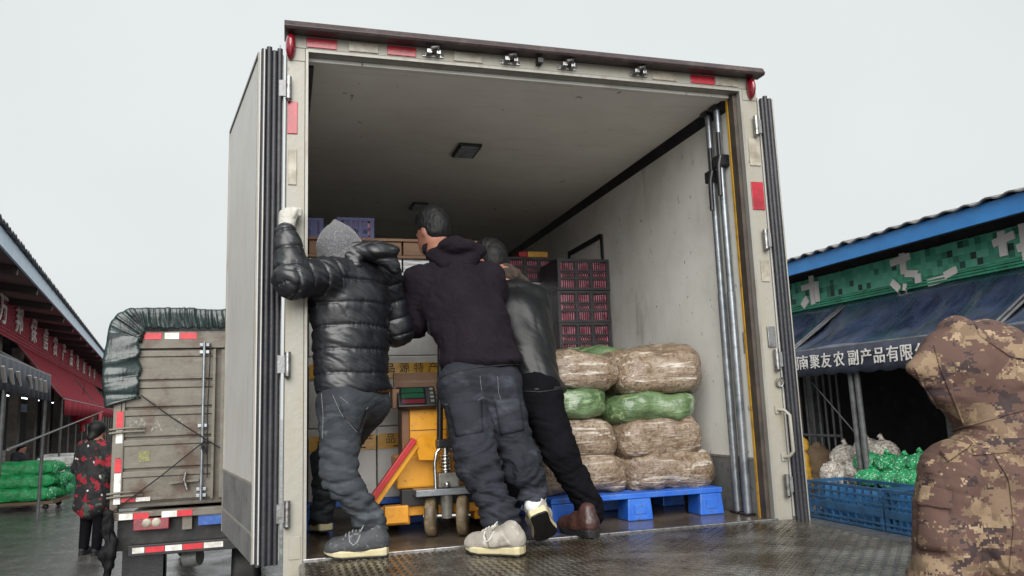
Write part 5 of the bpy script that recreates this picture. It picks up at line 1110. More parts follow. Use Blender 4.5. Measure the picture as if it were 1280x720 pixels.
sg0 = onL(62, 472, 1.9)[0]; zg = onL(62, 470, 1.9)[1]
aw2 = awning('grey_awning', 'wet grey awning with a dark lettered valance at the left edge of the photo', sg0-9, sg0, 3.6, onL(12, 440, 3.6)[1], 1.9, zg, 'awning_grey', 'valance_navy', .22, 5)
for k in range(9): MB().bar(PL(sg0-6.6+k*.62+.5*(k > 4), 1.845, zg-.14), PL(sg0-6.35+k*.62+.5*(k > 4), 1.845, zg-.34), .05, .01).build('lettering', 'sign_letter', aw2)
MB().tube([PL(onL(10,562,1.8)[0], 1.8, onL(10,562,1.8)[1]), PL(onL(129,514,2.3)[0], 2.3, onL(129,514,2.3)[1])], .02, 8).build('stay_pole', 'post_grey', aw2)
# goods and people in front of the hall
pm('net_green', S((30,150,84)), rough=.5, layers=[dict(col=S((20,112,60)), sc=8, lo=.4, hi=.65), dict(col=S((90,210,150)), sc=20, lo=.6, hi=.72)], bump=.012, bsc=24)
pm('net_garlic', S((24,140,84)), rough=.55, layers=[dict(col=S((200,226,206)), sc=34, lo=.56, hi=.62, amt=.9), dict(col=S((14,96,56)), sc=22, lo=.5, hi=.6, amt=.6)], bump=.012, bsc=34)
pm('garlic_white', S((196,190,180)), rough=.6, layers=[dict(col=S((132,122,112)), sc=26, lo=.45, hi=.58), dict(col=S((226,222,214)), sc=32, lo=.56, hi=.66)], bump=.016, bsc=26)
pm('bin_green', S((44,120,84)), rough=.45, layers=[dict(col=S((34,98,68)), sc=4, lo=.4, hi=.7)]); pm('foam_white', S((220,220,218)), rough=.7, layers=[dict(col=S((180,178,172)), sc=5, lo=.45, hi=.7)])
pm('wood_old', S((110,90,68)), rough=.8, layers=[dict(col=S((80,64,48)), sc=8, st=(.3,3,3), lo=.4, hi=.65)])
def gbag(name, label, c, L, r, direction, mat, end_mat, group, seed):
    d = unit(direction); V, F = sack_mesh(L, r*2, r*1.9, seed, tail=0); yv = unit(np.cross((0,0,1), d)); M_ = np.stack([d, yv, (0,0,1)])
    o = MB().raw(V@M_+A3(c), F, True).build(name, mat, None, origin=c); tag(o, label, 'sack', group)
    e = Sdf(); q = A3(c)+d*(L*.5-.03)+np.array([0,0,r*.95]); e.ell(q, (.09, r*.86, r*.86), (d, yv, (0,0,1)), .02)
    garment('stuffed_end', e, end_mat, o, .03 if r > .15 else .02, folds(seed, .03, 9)); return o
cart = thing('hand_cart', 'low flat hand cart carrying long green net sacks by the left hall', 'cart', tuple(atz(30, 634, 0)))
CB = atz(18, 637, 0); cdir = unit((.97,-.05,0))
crt = MB(); crt.obox(CB+np.array([0,0,.15]), cdir*.88, np.cross((0,0,1),cdir)*.55, (0,0,.03)); crt.build('platform', 'wood_old', cart)
for sx in (-.7, .7):
    for sy in (-.4, .4): p = CB+cdir*sx+np.cross((0,0,1),cdir)*sy; MB().lathe(p+np.array([0,-.03,.06]), (0,1,0), [(0,0),(0,.05),(.02,.06),(.05,.06),(.07,.05),(.07,0)], 14).build('wheel', 'chassis_black', cart)
k = 0
for row, zz in enumerate((.185, .44, .69)):
    for col in range(3 if row < 2 else 2):
        cc = CB+np.cross((0,0,1),cdir)*(-.38+.36*col+.1*row)+cdir*(.06*((k*7) % 3-1)+.08)+np.array([0,0,zz]); sgn = 1 if (k % 2 == 0) else -1
        gbag('net_sack', 'long green net sack on the hand cart, %s layer, %s' % (('bottom','middle','top')[row], ('front','second from the front','rearmost')[col] if row < 2 else ('front one','rear one')[col]), cc, 1.6, .15, cdir*sgn, 'net_green', 'net_garlic', 'green net sacks on the hand cart', 70+k); k += 1
def bin_(label, px0, px1, pyb, pyt):
    b = atz((px0+px1)/2, pyb, 0); w = (atz(px1, pyb, 0)[0]-atz(px0, pyb, 0)[0])/2; h_ = (pyb-pyt)/(pyb-524.0)*CAM[2]
    o = thing('waste_bin', label, 'bin', tuple(b), 'green bins')
    MB().raw([b+np.array([x*w*q, y*w*q, z]) for z, q in ((.02,.78), (h_*.9,.98)) for x, y in ((-1,-1),(1,-1),(1,1),(-1,1))], [(0,3,2,1),(4,5,6,7),(0,1,5,4),(1,2,6,5),(2,3,7,6),(3,0,4,7)]).build('bin_body', 'bin_green', o, bevel=.02)
    MB().box(b+np.array([-w*1.06,-w*1.06,h_*.9+.002]), b+np.array([w*1.06,w*1.06,h_])).build('lid', 'bin_green', o, bevel=.03); return o
bin_('green wheeled bin beside the woman in the red and black coat', 82.5, 98, 614, 581); bin_('green bin behind the hand cart of green sacks', 54, 70, 606, 577)
def foam(label, px, py, w, h_, n=1):
    b = atz(px, py, 0); o = thing('foam_box', label, 'box', tuple(b), 'white foam boxes on the ground')
    MB().box(b+np.array([-w/2,-.3,.0]), b+np.array([w/2,.3,h_*.78])).build('tub', 'foam_white', o, bevel=.02); MB().box(b+np.array([-w/2-.02,-.32,h_*.785]), b+np.array([w/2+.02,.32,h_])).build('lid', 'foam_white', o, bevel=.02)
foam('white foam box beside the hand cart of green sacks', 70, 613, .75, .85); foam('low white foam box behind the green bins', 82, 600, 1.1, .8); foam('white foam box far left among the dark stalls', 8, 596, .5, .9)
pm('coat_dark', S((30,30,36)), rough=.8, bump=.004, bsc=20); pm('coat_red', S((22,22,24)), rough=.8, layers=[dict(col=S((130,20,34)), sc=8.5, lo=.575, hi=.58, detail=3), dict(col=S((200,196,190)), sc=9, lo=.68, hi=.69, amt=.9, detail=1), dict(col=S((60,70,62)), sc=5, lo=.64, hi=.65, detail=2)], bump=.004, bsc=20)
pm('hat_tan', S((184,140,116)), rough=.9, bump=.004, bsc=60)
def far_person(label, base, h_, coat, f, seated=False, long=True, group=None, legs='trousers_black'):
    o = thing('person', label, 'person', tuple(base), group); k = h_/1.68; B = A3(base); f = unit(f); s_ = np.array([f[1], -f[0], 0]); up = np.array([0,0,1.0])
    P = lambda a, b, c: B+s_*a*k+f*b*k+up*c*k
    hip = .47 if seated else .88; dz = .88-hip; kn = (lambda q: P(q*.12, .34, .46)) if seated else (lambda q: P(q*.10, .03, .47))
    b = Sdf(); head_sdf(b, P(0, .05, 1.52-dz), f, up, k); b.cap(P(0,.04,1.44-dz), P(0,0,1.36-dz), .055*k, .06*k).cap(P(0,0,1.34-dz), P(0,0,.92-dz), .12*k, .12*k, .05, s_, 1.25)
    for q in (-1, 1):
        b.chain([P(q*.18,0,1.34-dz), P(q*.24,.04,1.08-dz), P(q*.17,.20,.95-dz)], [.05,.04,.03], .03); hand_sdf(b, P(q*.17,.20,.95-dz), f-up*.4, -up, s_*q, .6); b.chain([P(q*.10,0,hip), kn(q), P(q*.10, .36 if seated else 0,.08)], [.085,.055,.04], .03)
    garment('body', b, 'skin', o, .016)
    c = Sdf(); c.cap(P(0,0,1.30-dz), P(0,0,.98-dz), .145*k, .16*k, .05, s_, 1.3).cap(P(-.16,0,1.34-dz), P(.16,0,1.34-dz), .08*k, .08*k, .05).cap(P(0,.02,1.36-dz), P(0,.03,1.44-dz), .085*k, .08*k)
    if long and not seated: c.cap(P(0,0,.98), P(0,.0,.62), .16*k, .185*k, .05, s_, 1.3)
    for q in (-1, 1): c.chain([P(q*.19,0,1.33-dz), P(q*.26,.03,1.08-dz), P(q*.18,.18,.96-dz)], [.085*k,.078*k,.06*k], .04)
    garment('coat', c, coat, o, .016, folds(81, .02, 9, (1,1,.6)))
    t = Sdf()
    for q in (-1, 1): t.chain([P(q*.10,0,hip), kn(q), P(q*.10, .36 if seated else 0,.10)], [.11*k,.075*k,.06*k], .03)
    t.cap(P(-.1,0,hip), P(.1,0,hip), .11*k, .11*k, .04)
    garment('trousers', t, legs, o, .016)
    for q in (-1, 1):
        hl = P(q*.10, -.06+(.36 if seated else 0), .0)+np.array([0,0,.004]); shoe(o, hl, hl+f*.26*k, ('shoe_dark','sole_dark','sole_dark','thread_dark'), h=.014, style='boot')
    g_ = Sdf(); g_.ell(P(0,.03,1.575-dz), (.115*k,.105*k,.10*k), (f, s_, up), .02).cap(P(0,.0,1.50-dz), P(0,-.05,1.46-dz), .075*k, .06*k, .03); garment('hair', g_, 'hair_black', o, .014)
    return o
wb = atz(112, 694, 0); wb[2] = 0.0
far_person('woman in a long black and red patterned coat standing behind the stake truck', wb, 1.76, 'coat_red', (.55,.83,0))
far_person('person in dark clothes sitting among the stalls behind the green sacks', np.append(atz(22, 616, 0)[:2], 0), 1.7, 'coat_dark', (.9,-.3,0), seated=True)
stl = thing('stool', 'low stool under the sitting person by the stalls', 'stool', tuple(np.append(atz(22, 616, 0)[:2], 0))); q = A3(stl.location)
MB().box(q+np.array([-.2,-.2,.33]), q+np.array([.2,.2,.37])).build('seat', 'wood_old', stl)
for a in (-.16, .16):
    for b in (-.16, .16): MB().box(q+np.array([a-.02,b-.02,0]), q+np.array([a+.02,b+.02,.329])).build('leg', 'wood_old', stl)
# hanging red lanterns and a red cloth at the far stalls
pm('lantern_red', S((196,40,60)), rough=.5, layers=[dict(col=S((150,24,44)), sc=12, lo=.4, hi=.7)])
for k, (px, py, off, lab) in enumerate(((103.5, 517, 2.9, 'red lantern hanging under the red awning'),)):
    s, z = onL(px, py, off); o = thing('lantern', lab, 'lantern', tuple(PL(s, off, z))); c = PL(s, off, z)
    MB().lathe(c, (0,0,1), [(-.45,.12),(-.42,.3),(-.2,.42),(.1,.42),(.35,.3),(.4,.14)], 14).build('shade', 'lantern_red', o); MB().tube([c+np.array([0,0,.4]), c+np.array([0,0,1.3])], .012, 5).build('cord', 'rope_black', o); MB().tube([c+np.array([0,0,-.45]), c+np.array([0,0,-.75])], [.08,.12], 6).build('tassel', 'lantern_red', o)
s, z = onL(123, 530, 2.4); cG = []
for i in range(15): cG.append([PL(s+1.6*i/14, 2.4+.05*math.sin(i*1.3), z+.5-1.5*j/7+.05*math.sin(i+j)) for j in range(8)])
tag(MB().grid(cG).build('hanging_cloth', 'lantern_red', None, thick=.01), 'red cloth hanging at the far end of the red awning', 'cloth')

# ================================================================== market hall on the right
pm('sign_green', S((58,136,110)), rough=.5); m_ = MATS['sign_green']; n, l = m_.node_tree.nodes, m_.node_tree.links
tc = n.new('ShaderNodeTexCoord'); v1 = n.new('ShaderNodeVectorMath'); v1.operation = 'SNAP'; v1.inputs[1].default_value = (.105,.105,.105); l.new(tc.outputs['Object'], v1.inputs[0])
wnz = n.new('ShaderNodeTexWhiteNoise'); l.new(v1.outputs[0], wnz.inputs['Vector']); cr = n.new('ShaderNodeValToRGB'); cr.color_ramp.interpolation = 'CONSTANT'
e = cr.color_ramp.elements; e[0].position = 0; e[0].color = S((84,172,142)); e[1].position = .36; e[1].color = S((68,154,126))
for p_, c_ in ((.62,(100,178,152)), (.80,(46,120,96)), (.92,(28,76,64)), (.97,(18,50,44))): q = e.new(p_); q.color = S(c_)
l.new(wnz.outputs['Value'], cr.inputs[0]); l.new(cr.outputs[0], n['Principled BSDF'].inputs['Base Color'])
pm('sign_rib', S((58,158,124)), rough=.45, layers=[dict(col=S((34,106,82)), sc=3, lo=.4, hi=.7)])
pm('awning_navy', S((56,66,94)), spec=1.0, rough=.12, rough2=.5, rsc=1.1, layers=[dict(col=S((32,39,60)), sc=1.6, st=(1,1.6,1), lo=.4, hi=.62), dict(col=S((58,68,94)), sc=3, st=(.5,3,1), lo=.5, hi=.7), dict(col=S((30,54,60)), sc=1.1, lo=.56, hi=.68, amt=.7)], bump=.03, bsc=3.2, bst=(.45,3,1), coat=.8, coat_r=.16)
XE, XS, XA = 9.0, 9.8, 8.4
ze0, ze1 = atx(1130,305,XE)[2], atx(1130,284.5,XE)[2]; zs0 = atx(1130,363.5,XS)[2]; zv1, zv0 = atx(1130,423.6,XA)[2], atx(1130,461.5,XA)[2]
YA, YB = -6.0, 30.0
hr = thing('market_hall', 'open market hall with a bright blue eave and blue awnings', 'building', (12, 10, 0))
MB().box((XE, YA, ze0), (XE+.05, YB, ze1)).build('fascia', 'fascia_blue', hr)
rf = []
for i in range(0, 721): y = YA+.05*i; zz = ze1+.02+.022*math.sin(i*.9)+.018*vnoise(np.array([[i*.31,0,0]]), 1, 3)[0]; rf.append([(XE-.08, y, zz), (XE+9, y, zz+1.9)])
MB().grid(rf, False, True).build('roof', 'roof_sheet', hr, thick=.02)
MB().raw([(XE+.06,YA,ze0+.04), (XE+.06,YB,ze0+.04), (XE+9,YB,ze0+1.6), (XE+9,YA,ze0+1.6)], [(0,1,2,3)]).build('soffit', 'beam_dark', hr, thick=.02)
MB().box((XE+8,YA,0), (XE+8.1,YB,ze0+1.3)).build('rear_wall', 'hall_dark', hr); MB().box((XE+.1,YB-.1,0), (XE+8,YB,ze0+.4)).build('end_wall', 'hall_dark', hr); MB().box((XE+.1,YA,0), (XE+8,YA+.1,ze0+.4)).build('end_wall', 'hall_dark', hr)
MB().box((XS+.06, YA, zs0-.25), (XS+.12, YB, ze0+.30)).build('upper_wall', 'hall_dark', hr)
for yy in np.arange(-4, 30, 3.4): MB().box((XS+.13,yy-.1,0), (XS+.33,yy+.1,zs0+.1)).build('column', 'post_grey', hr)
sgn = thing('shop_sign', 'green mottled sign board with pale stroke fragments under the blue eave', 'sign', (XS, 6, zs0))
MB().box((XS, YA+.2, zs0+.14), (XS+.05, YB-.2, ze0+.02)).build('board', 'sign_green', sgn)
for k in range(3): MB().box((XS-.05+.012*k, YA+.2, zs0+.003+.046*k), (XS+.05, YB-.2, zs0+.040+.046*k)).build('ribbed_edge', 'sign_rib', sgn, bevel=.006)
def strokes(px, py, w_, h_, segs):
    c = atx(px, py, XS-.02); w_ *= .72; h_ *= .72
    for iq, (u0, v0, u1, v1_) in enumerate(segs): MB().bar((XS-.022-.004*iq, c[1]-u0*w_, c[2]+v0*h_), (XS-.022-.004*iq, c[1]-u1*w_, c[2]+v1_*h_), .115, .03, (1,0,0)).build('stroke', 'sign_letter', sgn)
strokes(1012, 364, .35, .42, ((-.9,.3,.9,.35), (.35,.95,.35,-.9), (-.6,-.35,-.3,-.8), (.9,.5,.9,-.8), (-.9,-.6,-.5,-.95)))
strokes(1130, 338, .42, .42, ((-.9,.55,.5,.7), (0,.95,0,-.2), (.1,-.2,.95,-.35), (.95,-.35,.95,-.85), (-.9,-.5,-.4,-1.0), (-.1,-.9,.1,-.95)))
strokes(1178, 347, .40, .12, ((-1,-.5,.3,-.2), (.2,.2,1.0,.9))); strokes(1262, 308, .35, .42, ((-1,.3,.4,.5), (-.4,.8,-.4,-.4), (.5,-.2,1.2,-.1), (1.0,.9,1.0,-.8)))
# blue awning in panels with a lettered, scalloped valance
ya = atx(1053, 383, XS-.05)[1]; yb2 = atx(985, 432, XA)[1]; yj = (ya+yb2)/2; yj2 = atx(1262, 368, XS-1)[1]
def navy(label, y0, y1, seed):
    o = thing('blue_awning', label, 'awning', (XA, (y0+y1)/2, zv1), 'blue awnings on the right'); G = []; n1 = max(8, int((y1-y0)*10)); n2 = 14
    zt = zs0-.02
    for i in range(n1+1):
        y = y0+(y1-y0)*i/n1; row = []
        for j in range(n2+1):
            t = j/n2; sag = -.10*math.sin(math.pi*t)*(1+.4*math.sin(y*2.2+seed)); wr = .05*math.sin(y*7+4*t+2*math.sin(y*2+seed))*math.sin(math.pi*t)*(.4+.6*math.sin(y*1.3+seed)**2); row.append((XS-.06+(XA-XS+.06)*t, y, zt+(zv1-zt)*t+sag+wr))
        G.append(row)
    MB().grid(G, True, True).build('canopy', 'awning_navy', o, thick=.008)
    MB().tube([(XA, y0, zv1), (XA, y1, zv1)], .022, 8).build('front_rail', 'post_grey', o)
    for yy in (y0+.02, y1-.02): MB().tube([(XS-.06, yy, zt-.03), (XA, yy, zv1-.03)], .02, 6).build('rafter', 'post_grey', o)
    V = []; nn = int((y1-y0)*24)
    for i in range(nn+1):
        y = y0+(y1-y0)*i/nn; sc_ = .035*abs(math.sin(y*7.5)); wv = .018*math.sin(y*5.1+seed)
        V.append([(XA-.026+wv*t, y, zv1-.004-(zv1-zv0+sc_-.03)*t) for t in (0,.35,.7,1)])
    o2 = MB().grid(V, True).build('valance', 'valance_navy', o, thick=.006)
    return o
navy('short navy awning panel partly behind the truck door', yj+.03, yj+3.6, 1)
n2_ = navy('navy awning with white characters along its scalloped valance', yj2+.03, yj-.03, 2)
navy('navy awning panel above the camouflage hood', YA+.4, yj2-.03, 4)
for ch, px, py in zip('河南聚友农副产品有限', (994,1005,1019,1033,1049,1067,1083,1099,1116,1133), (458,457,455,453.5,451.5,449,447,445,442.5,440)):
    c = atx(px, py, XA-.05); zc_ = (zv1+zv0)/2+.0; glyph(ch, .25, (XA-.055, c[1], zc_), (0,-1,0), (0,0,1), 'tape_white', n2_, .004, .0025, 1.0)
yl = atx(1133, 440, XA-.05)[1]; st_ = (atx(1049,451.5,XA-.05)[1]-yl)/5
for k, ch in enumerate('公司'): glyph(ch, .25, (XA-.055, yl-st_*(k+1), (zv1+zv0)/2), (0,-1,0), (0,0,1), 'tape_white', n2_, .004, .0025)
for px in (1070, 1078): y = atx(px, 520, XA+.15)[1]; MB().tube([(XA+.15, y, 0), (XA+.12, y, zv1-.05)], .045, 8).build('awning_post', 'post_grey', n2_)
q0, q1 = atx(1015, 478, XA+.3), atx(1068, 540, XA+.3); MB().tube([q0, q1], .012, 6).build('stay_cable', 'post_grey', n2_)
# barred gate in the shade
gt = thing('barred_gate', 'grey barred metal gate in the shade under the awning', 'gate', tuple(atx(1015, 560, 9.6)*np.array([1,1,0])))
ys_ = np.linspace(atx(993,500,9.6)[1], atx(1048,500,9.6)[1], 8)
for y in ys_: MB().tube([(9.6, y, .3), (9.6, y, 2.2)], .022, 6).build('bar', 'post_grey', gt)
for z in (.3, 1.0, 2.2): MB().tube([(9.6, ys_[0], z), (9.6, ys_[-1], z)], .03, 6).build('rail', 'post_grey', gt)
for y in (ys_[0], ys_[-1]): MB().box((9.57, y-.03, 0), (9.63, y+.03, .298)).build('foot', 'post_grey', gt)
# blue lattice crates, garlic sacks
pm('lattice_blue', S((34,66,94)), rough=.4, layers=[dict(col=S((42,88,128)), sc=5, lo=.4, hi=.7), dict(col=S((58,72,82)), sc=16, lo=.58, hi=.7)])
pm('lattice_lit', S((58,118,178)), rough=.5, layers=[dict(col=S((90,150,196)), sc=4, lo=.45, hi=.65)])  # brighter blue: light inside the crate cells put into the colour
ca_, cb_ = atz(1011, 655, 0), atz(1150, 672, 0); cxx = 7.25; yA_ = atx(1011, 630, cxx)[1]; yB_ = atx(1104, 640, cxx)[1]; yC_ = atx(1190, 650, cxx)[1]
ztp = atx(1011, 602, cxx)[2]
def lattice_crate(label, y0, y1):
    o = thing('lattice_crate', label, 'crate', (cxx+.3, (y0+y1)/2, 0), 'blue lattice crates'); y0, y1 = min(y0,y1), max(y0,y1); L = y1-y0; zT = ztp; nxc = 9
    zr_ = [0.02, .17*zT, .36*zT, .45*zT, .63*zT, .82*zT, zT]; th = [.05,.03,.03,.09,.03,.03,.05]
    for xx in (cxx, cxx+.62):
        for zz, t in zip(zr_, th): MB().box((xx, y0, zz-t/2+.005), (xx+.035, y1, zz+t/2)).build('rail', 'lattice_blue', o, bevel=.004)
        for i in range(nxc+1):
            y = y0+.03+(L-.06)*i/nxc; t = .05 if i in (0, nxc) else .026; MB().box((xx+.004, y-t/2, .03), (xx+.030, y+t/2, zT-.028)).build('upright', 'lattice_blue', o)
    for yy in (y0+.004, y1-.034):
        for zz, t in zip(zr_, th): MB().box((cxx+.036, yy, zz-t/2+.005), (cxx+.619, yy+.03, zz+t/2)).build('rail', 'lattice_blue', o)
        for i in range(1, 6): x = cxx+.03+.6*i/6; MB().box((x-.013, yy+.003, .03), (x+.013, yy+.027, zT-.028)).build('upright', 'lattice_blue', o)
    MB().box((cxx+.20, y0+.05, .03), (cxx+.22, y1-.05, zT-.06)).build('lit_inside', 'lattice_lit', o); MB().box((cxx+.0, y0+.0, .0), (cxx+.655, y1, .012)).build('base', 'lattice_blue', o)  # sheet behind the lattice, painted as the lit inside of the cells
lattice_crate('blue plastic lattice crate beside the open truck door', yA_, yB_+.02); lattice_crate('blue plastic lattice crate beside the camouflage jacket', yB_-.02, yC_)
tr_ = thing('flat_trolley', 'flat trolley carrying sacks of garlic behind the blue crates', 'trolley', (8.7, 5.0, 0))
xg = 8.35; yg0, yg1 = atx(1030,600,xg)[1], atx(1190,600,xg)[1]; zg_ = atx(1090, 612, xg)[2]
MB().box((xg-.1, yg1, zg_-.06), (xg+1.2, yg0, zg_)).build('platform', 'wood_old', tr_)
for yy in (yg1+.2, yg0-.2):
    for xx in (xg+.1, xg+1.0): MB().lathe((xx-.04, yy, .14), (1,0,0), [(0,0),(0,.12),(.02,.14),(.06,.14),(.08,.12),(.08,0)], 14).build('wheel', 'chassis_black', tr_); MB().box((xx-.02, yy-.02, .281), (xx+.02, yy+.02, zg_-.061)).build('leg', 'post_grey', tr_)
def garlic(label, px, py, X, rx, rz, mat, seed):
    c = atx(px, py, X); e = Sdf(); e.ell(c, (rx*.9, rx, rz), None, .03); rr = np.random.default_rng(seed)
    o = garment('garlic_sack', e, mat, None, .03, lambda V, N, s: .022*ridge(V, 13, seed)+.018*fbm(V, 6, seed), 0); 
    t = MB().tube([c+np.array([0,0,rz*.9]), c+np.array([.01,.02,rz*1.15]), c+np.array([.0,.05,rz*1.3])], [.06,.03,.05], 7).build('tied_neck', mat, o)
    tag(o, label, 'sack', 'garlic sacks on the trolley')
wh = [(1044,593,'leftmost white sack, beside the gate'), (1062,598,'low white sack above the first crate'), (1058,572,'tallest white sack on the left of the pile'), (1085,565,'white sack at the back beside the dark post'), (1104,567,'pinkish white sack at the back of the pile'), (1076,590,'white sack wedged beside the green ones')]
for k, (px, py, lab) in enumerate(wh): garlic('garlic in a white net, '+lab, px, py, xg+.45+(.35 if py < 575 else 0), .26, .22, 'garlic_white', 90+k)
gr = [(1086,578,'highest green net of garlic, at the left'), (1112,581,'big green net of garlic in the middle of the pile'), (1134,583,'green net of garlic at the upper right of the pile'), (1090,597,'low green net of garlic beside the white sacks'), (1118,600,'low green net of garlic above the crate joint'), (1142,600,'low green net of garlic next to the camouflage sleeve'), (1153,580,'green net of garlic half behind the camouflage hood')]
for k, (px, py, lab) in enumerate(gr): garlic(lab, px, py, xg+.22+(.2 if py < 590 else 0), .24, .155, 'net_garlic', 110+k)
# dim goods further in
pm('sack_tan', S((120,100,78)), rough=.9, bump=.01, bsc=20); pm('hi_vis', S((196,150,50)), rough=.7)
e = Sdf(); c = atx(1022, 588, 9.5); e.ell(c, (.35,.42,.5), None, .03).ell(c-np.array([0,0,.35]), (.4,.48,.45), None, .1); tag(garment('burlap_sack', e, 'sack_tan', None, .04, folds(130, .06, 5)), 'tall tan burlap sack in the shade near the gate', 'sack')
e = Sdf(); c = atx(1004, 585, 8.9); e.cap(c+np.array([0,0,.2]), c-np.array([0,0,.3]), .12, .16).ell(c+np.array([0,0,.42]), (.12,.12,.14), None, .03); e.cap(c-np.array([0,0,.3]), np.array([c[0],c[1],.12]), .15, .12); tag(garment('wrapped_bundle', e, 'hi_vis', None, .03, folds(131, .04, 8)), 'yellow wrapped bundle standing just past the truck door', 'bundle')

# ================================================================== man in the camouflage coat, close by
m_ = pm('camo', S((104,85,67)), rough=.85, snap=.0062, layers=[dict(col=S((124,104,82)), sc=15, lo=.52, hi=.521, detail=3, nr=.62), dict(col=S((80,58,50)), sc=9.5, st=(.7,.7,1.3), lo=.475, hi=.476, detail=5, nr=.7), dict(col=S((50,37,37)), sc=11, st=(.7,.7,1.3), lo=.575, hi=.576, detail=5, nr=.72), dict(col=S((142,122,98)), sc=17, st=(.7,.7,1.3), lo=.62, hi=.621, detail=5, nr=.72)], bump=.0009, bsc=300, bump2=.006, bsc2=11)
Yk = -1.72; f5 = unit((.0,1,0)); s5 = np.array([f5[1], -f5[0], 0]); fh = unit((-.62,.78,0)); sh_ = np.array([fh[1], -fh[0], 0])
J = dict(head=at(1222,462,Yk+.02), neck=at(1240,528,Yk+.02)); sh0 = at(1194,594,Yk-.04)
J['shL'] = sh0; J['shR'] = sh0+s5*.38+np.array([0,0,0]); mid = (J['shL']+J['shR'])/2; J['chest'] = mid-np.array([0,0,.16]); J['pelvis'] = mid-np.array([.0,0,.55])
J['elL'] = at(1184,735,Yk-.05); J['wrL'] = J['elL']+f5*.03-s5*.0-np.array([0,0,.24]); J['elR'] = J['shR']+s5*.05-np.array([0,0,.30]); J['wrR'] = J['elR']+f5*.03-np.array([0,0,.24])
base5 = np.array([mid[0], mid[1], .17]); 
for q, sg_ in (('L',-1), ('R',1)):
    J['hip'+q] = J['pelvis']+s5*sg_*.10-np.array([0,0,.05]); J['an'+q] = base5+s5*sg_*.12+np.array([0,0,.09]); J['kn'+q] = (J['hip'+q]+J['an'+q])/2+f5*.03; J['heel'+q] = base5+s5*sg_*.12-f5*.07+np.array([0,0,.004]); J['toe'+q] = J['heel'+q]+f5*.28
J['neck'] = mid+np.array([0,0,.06])
m5 = thing('person', 'person in a hooded digital camouflage coat watching from the right foreground', 'person', tuple(base5))
body_mesh(m5, J, fh, (0,0,1), [(J['wrL'], f5-np.array([0,0,.5]), (0,0,-1), s5, .6), (J['wrR'], f5-np.array([0,0,.5]), (0,0,-1), s5, .6)], h=.011)
ct = Sdf(); ct.cap(J['pelvis']-np.array([0,0,.12]), J['chest'], .17, .165, .05, s5, 1.3).cap(J['chest'], mid+np.array([0,0,.0]), .16, .11, .05, s5, 1.35).cap(J['shL']+s5*.02, J['shR']-s5*.02, .088, .088, .05).cap(mid, mid+np.array([0,0,.075]), .105, .10, .04)
ct.cap(mid+np.array([0,0,.07]), J['shL']+np.array([.0,0,.0]), .09, .10, .06).cap(mid+np.array([0,0,.07]), J['shR'], .09, .10, .06)
ct.cap(J['chest']-f5*.03, mid-f5*.04-np.array([0,0,.05]), .16, .12, .06, s5, 1.25).cap(mid-f5*.06-np.array([0,0,.04]), mid+np.array([0,0,.05]), .10, .10, .05)
ct.chain([J['shL']-s5*.012, J['elL']-s5*.01, J['wrL']], [.102,.098,.07], .012); ct.chain([J['shR'], J['elR'], J['wrR']], [.098,.09,.06], .04)
co_ = garment('coat', ct, 'camo', m5, .0065, folds(141, .015, 9, (.5,.6,1.4), .35, .8), 2)
hk = Sdf(); hc = J['head']; hk.ell(hc+np.array([.022,-.01,.012]), (.158,.140,.150), (fh, sh_, (0,0,1)), .03).cap(at(1196,428,Yk-.02), at(1141,457,Yk-.02), .080, .008, .04).cap(at(1200,462,Yk-.02), at(1141,460,Yk-.02), .110, .008, .04).cap(at(1204,490,Yk-.02), at(1144,464,Yk-.02), .085, .008, .04).cap(at(1206,505,Yk-.02), at(1158,485,Yk-.02), .075, .010, .04).cap(hc+np.array([.01,0,-.06]), mid+np.array([0,0,.09]), .125, .125, .05).cap(hc-f5*.05+np.array([.03,0,-.10]), mid-f5*.03+np.array([0,0,.06]), .10, .12, .05)


ho_ = garment('hood', hk, 'camo', m5, .007, lambda V, N, s: folds(151, .009, 8, (.6,.6,1.2), .4, .5)(V, N, s)-.014*ridge(warp(V, 9)*np.array([.5,.5,1.5]), 12, 152)*np.clip((hc[2]-.01-V[:,2])/.08, 0, 1), 2)
tq = Sdf(); tq.cap(J['hipL'], J['hipR'], .13, .13, .05)
for q in 'LR': tq.chain([J['hip'+q], J['kn'+q], J['an'+q]], [.12,.09,.075], .04)
garment('trousers', tq, 'camo', m5, .014, folds(161, .012, 9, (1,1,.7)))
for q in 'LR': shoe(m5, J['heel'+q], J['toe'+q], ('shoe_dark','sole_dark','sole_dark','thread_dark'), h=.012, style='boot')
for q in ([(1212,388),(1225,420),(1262,445),(1285,450)], [(1143,459),(1152,478),(1166,500),(1180,522)], [(1168,432),(1176,462),(1190,495),(1204,528)], [(1178,545),(1200,552),(1240,565),(1262,600),(1268,660),(1262,715)], [(1176,546),(1196,536),(1225,528),(1280,512)]):
    seam('seam_line', [co_, ho_], q, 'camo', m5, .0035, 40, .001)
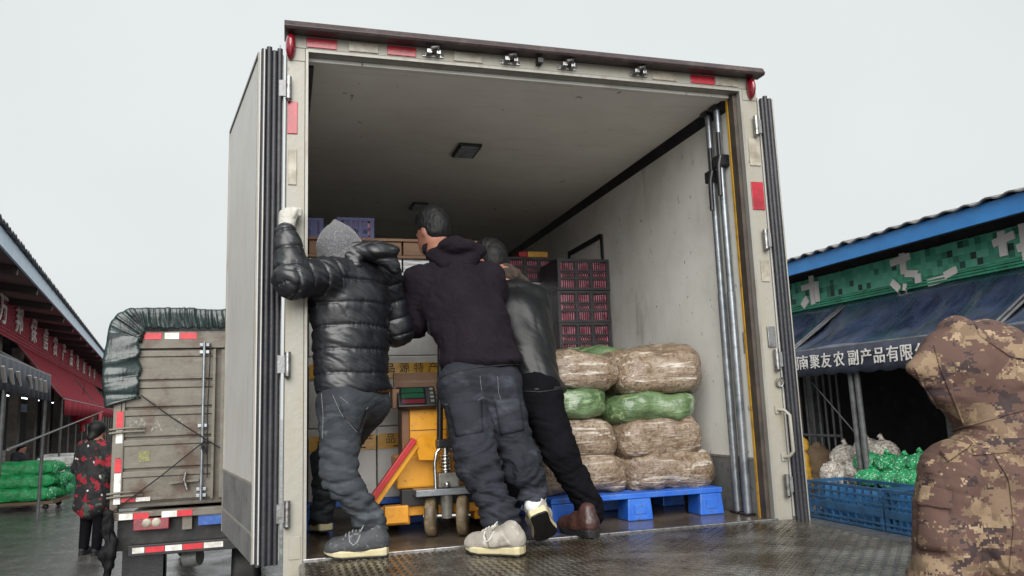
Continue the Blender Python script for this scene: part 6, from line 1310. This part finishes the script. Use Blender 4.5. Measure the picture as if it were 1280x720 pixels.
# sleeve pocket with flap, shoulder strap
def patch(name, corners, obj, mat, parent, off, th, nu=10, nv=10):
    bv = BVHTree.FromPolygons([tuple(np.array(v.co)+A3(WLOC.get(obj.name,(0,0,0)))) for v in obj.data.vertices], [tuple(p.vertices) for p in obj.data.polygons]); C = np.array(corners, float); G = []
    for i in range(nu+1):
        row = []
        for j in range(nv+1):
            u, v = i/nu, j/nv; p = (C[0]*(1-u)+C[1]*u)*(1-v)+(C[3]*(1-u)+C[2]*u)*v; h_ = bv.ray_cast(Vector(CAM), Vector(unit(_ray(*p))))
            row.append(np.array(h_[0])+np.array(h_[1])*off if h_[0] is not None else None)
        G.append(row)
    if any(x is None for r_ in G for x in r_): return None
    return MB().grid(G, True).build(name, mat, parent, thick=th)
patch('sleeve_pocket', [(1152,618),(1186,621),(1184,688),(1150,685)], co_, 'camo', m5, .006, .012)
patch('pocket_flap', [(1154,608),(1192,613),(1190,636),(1151,633)], co_, 'camo', m5, .014, .008)
patch('shoulder_strap', [(1176,566),(1206,548),(1216,556),(1186,578)], co_, 'camo', m5, .006, .008); patch('chest_yoke', [(1215,560),(1262,556),(1262,566),(1216,570)], co_, 'camo', m5, .003, .005)
for cs in ([(560,506),(602,500),(604,540),(570,546)], [(618,500),(650,498),(655,538),(626,544)]): patch('back_pocket', cs, po2, 'jeans_black', m2, .0018, .004)
patch('back_pocket', [(424,500),(458,512),(448,540),(430,522)], po1, 'jeans_blue', m1, .0018, .004)
patch('side_panel', [(606,668),(626,664),(640,682),(611,685)], sh2, 'shoe_panel', sh2, .0005, .003); patch('heel_panel', [(641,663),(654,668),(655,683),(641,685)], sh2, 'collar_brown', sh2, .001, .003); patch('toe_panel', [(586,679),(602,675),(605,687),(587,688)], sh2, 'shoe_beige', sh2, .0012, .003)
patch('side_panel', [(436,684),(468,676),(472,687),(440,691)], sh1, 'shoe_dark', sh1, .001, .003); patch('heel_panel', [(474,664),(485,672),(487,686),(474,688)], sh1, 'shoe_dark', sh1, .001, .003); patch('toe_panel', [(410,690),(426,686),(428,693),(412,694)], sh1, 'shoe_dark', sh1, .0012, .003)
pal5 = thing('wooden_pallet', 'low wooden pallet under the camouflage person, below the picture', 'pallet', tuple(base5*np.array([1,1,0])))
for k in range(6): MB().box((base5[0]-.55+.19*k, base5[1]-.5, .148), (base5[0]-.40+.19*k, base5[1]+.5, .169)).build('slat', 'wood_old', pal5)
for yy in (-.45, 0, .40): MB().box((base5[0]-.55, base5[1]+yy, 0), (base5[0]+.55, base5[1]+yy+.08, .1475)).build('bearer', 'wood_old', pal5)
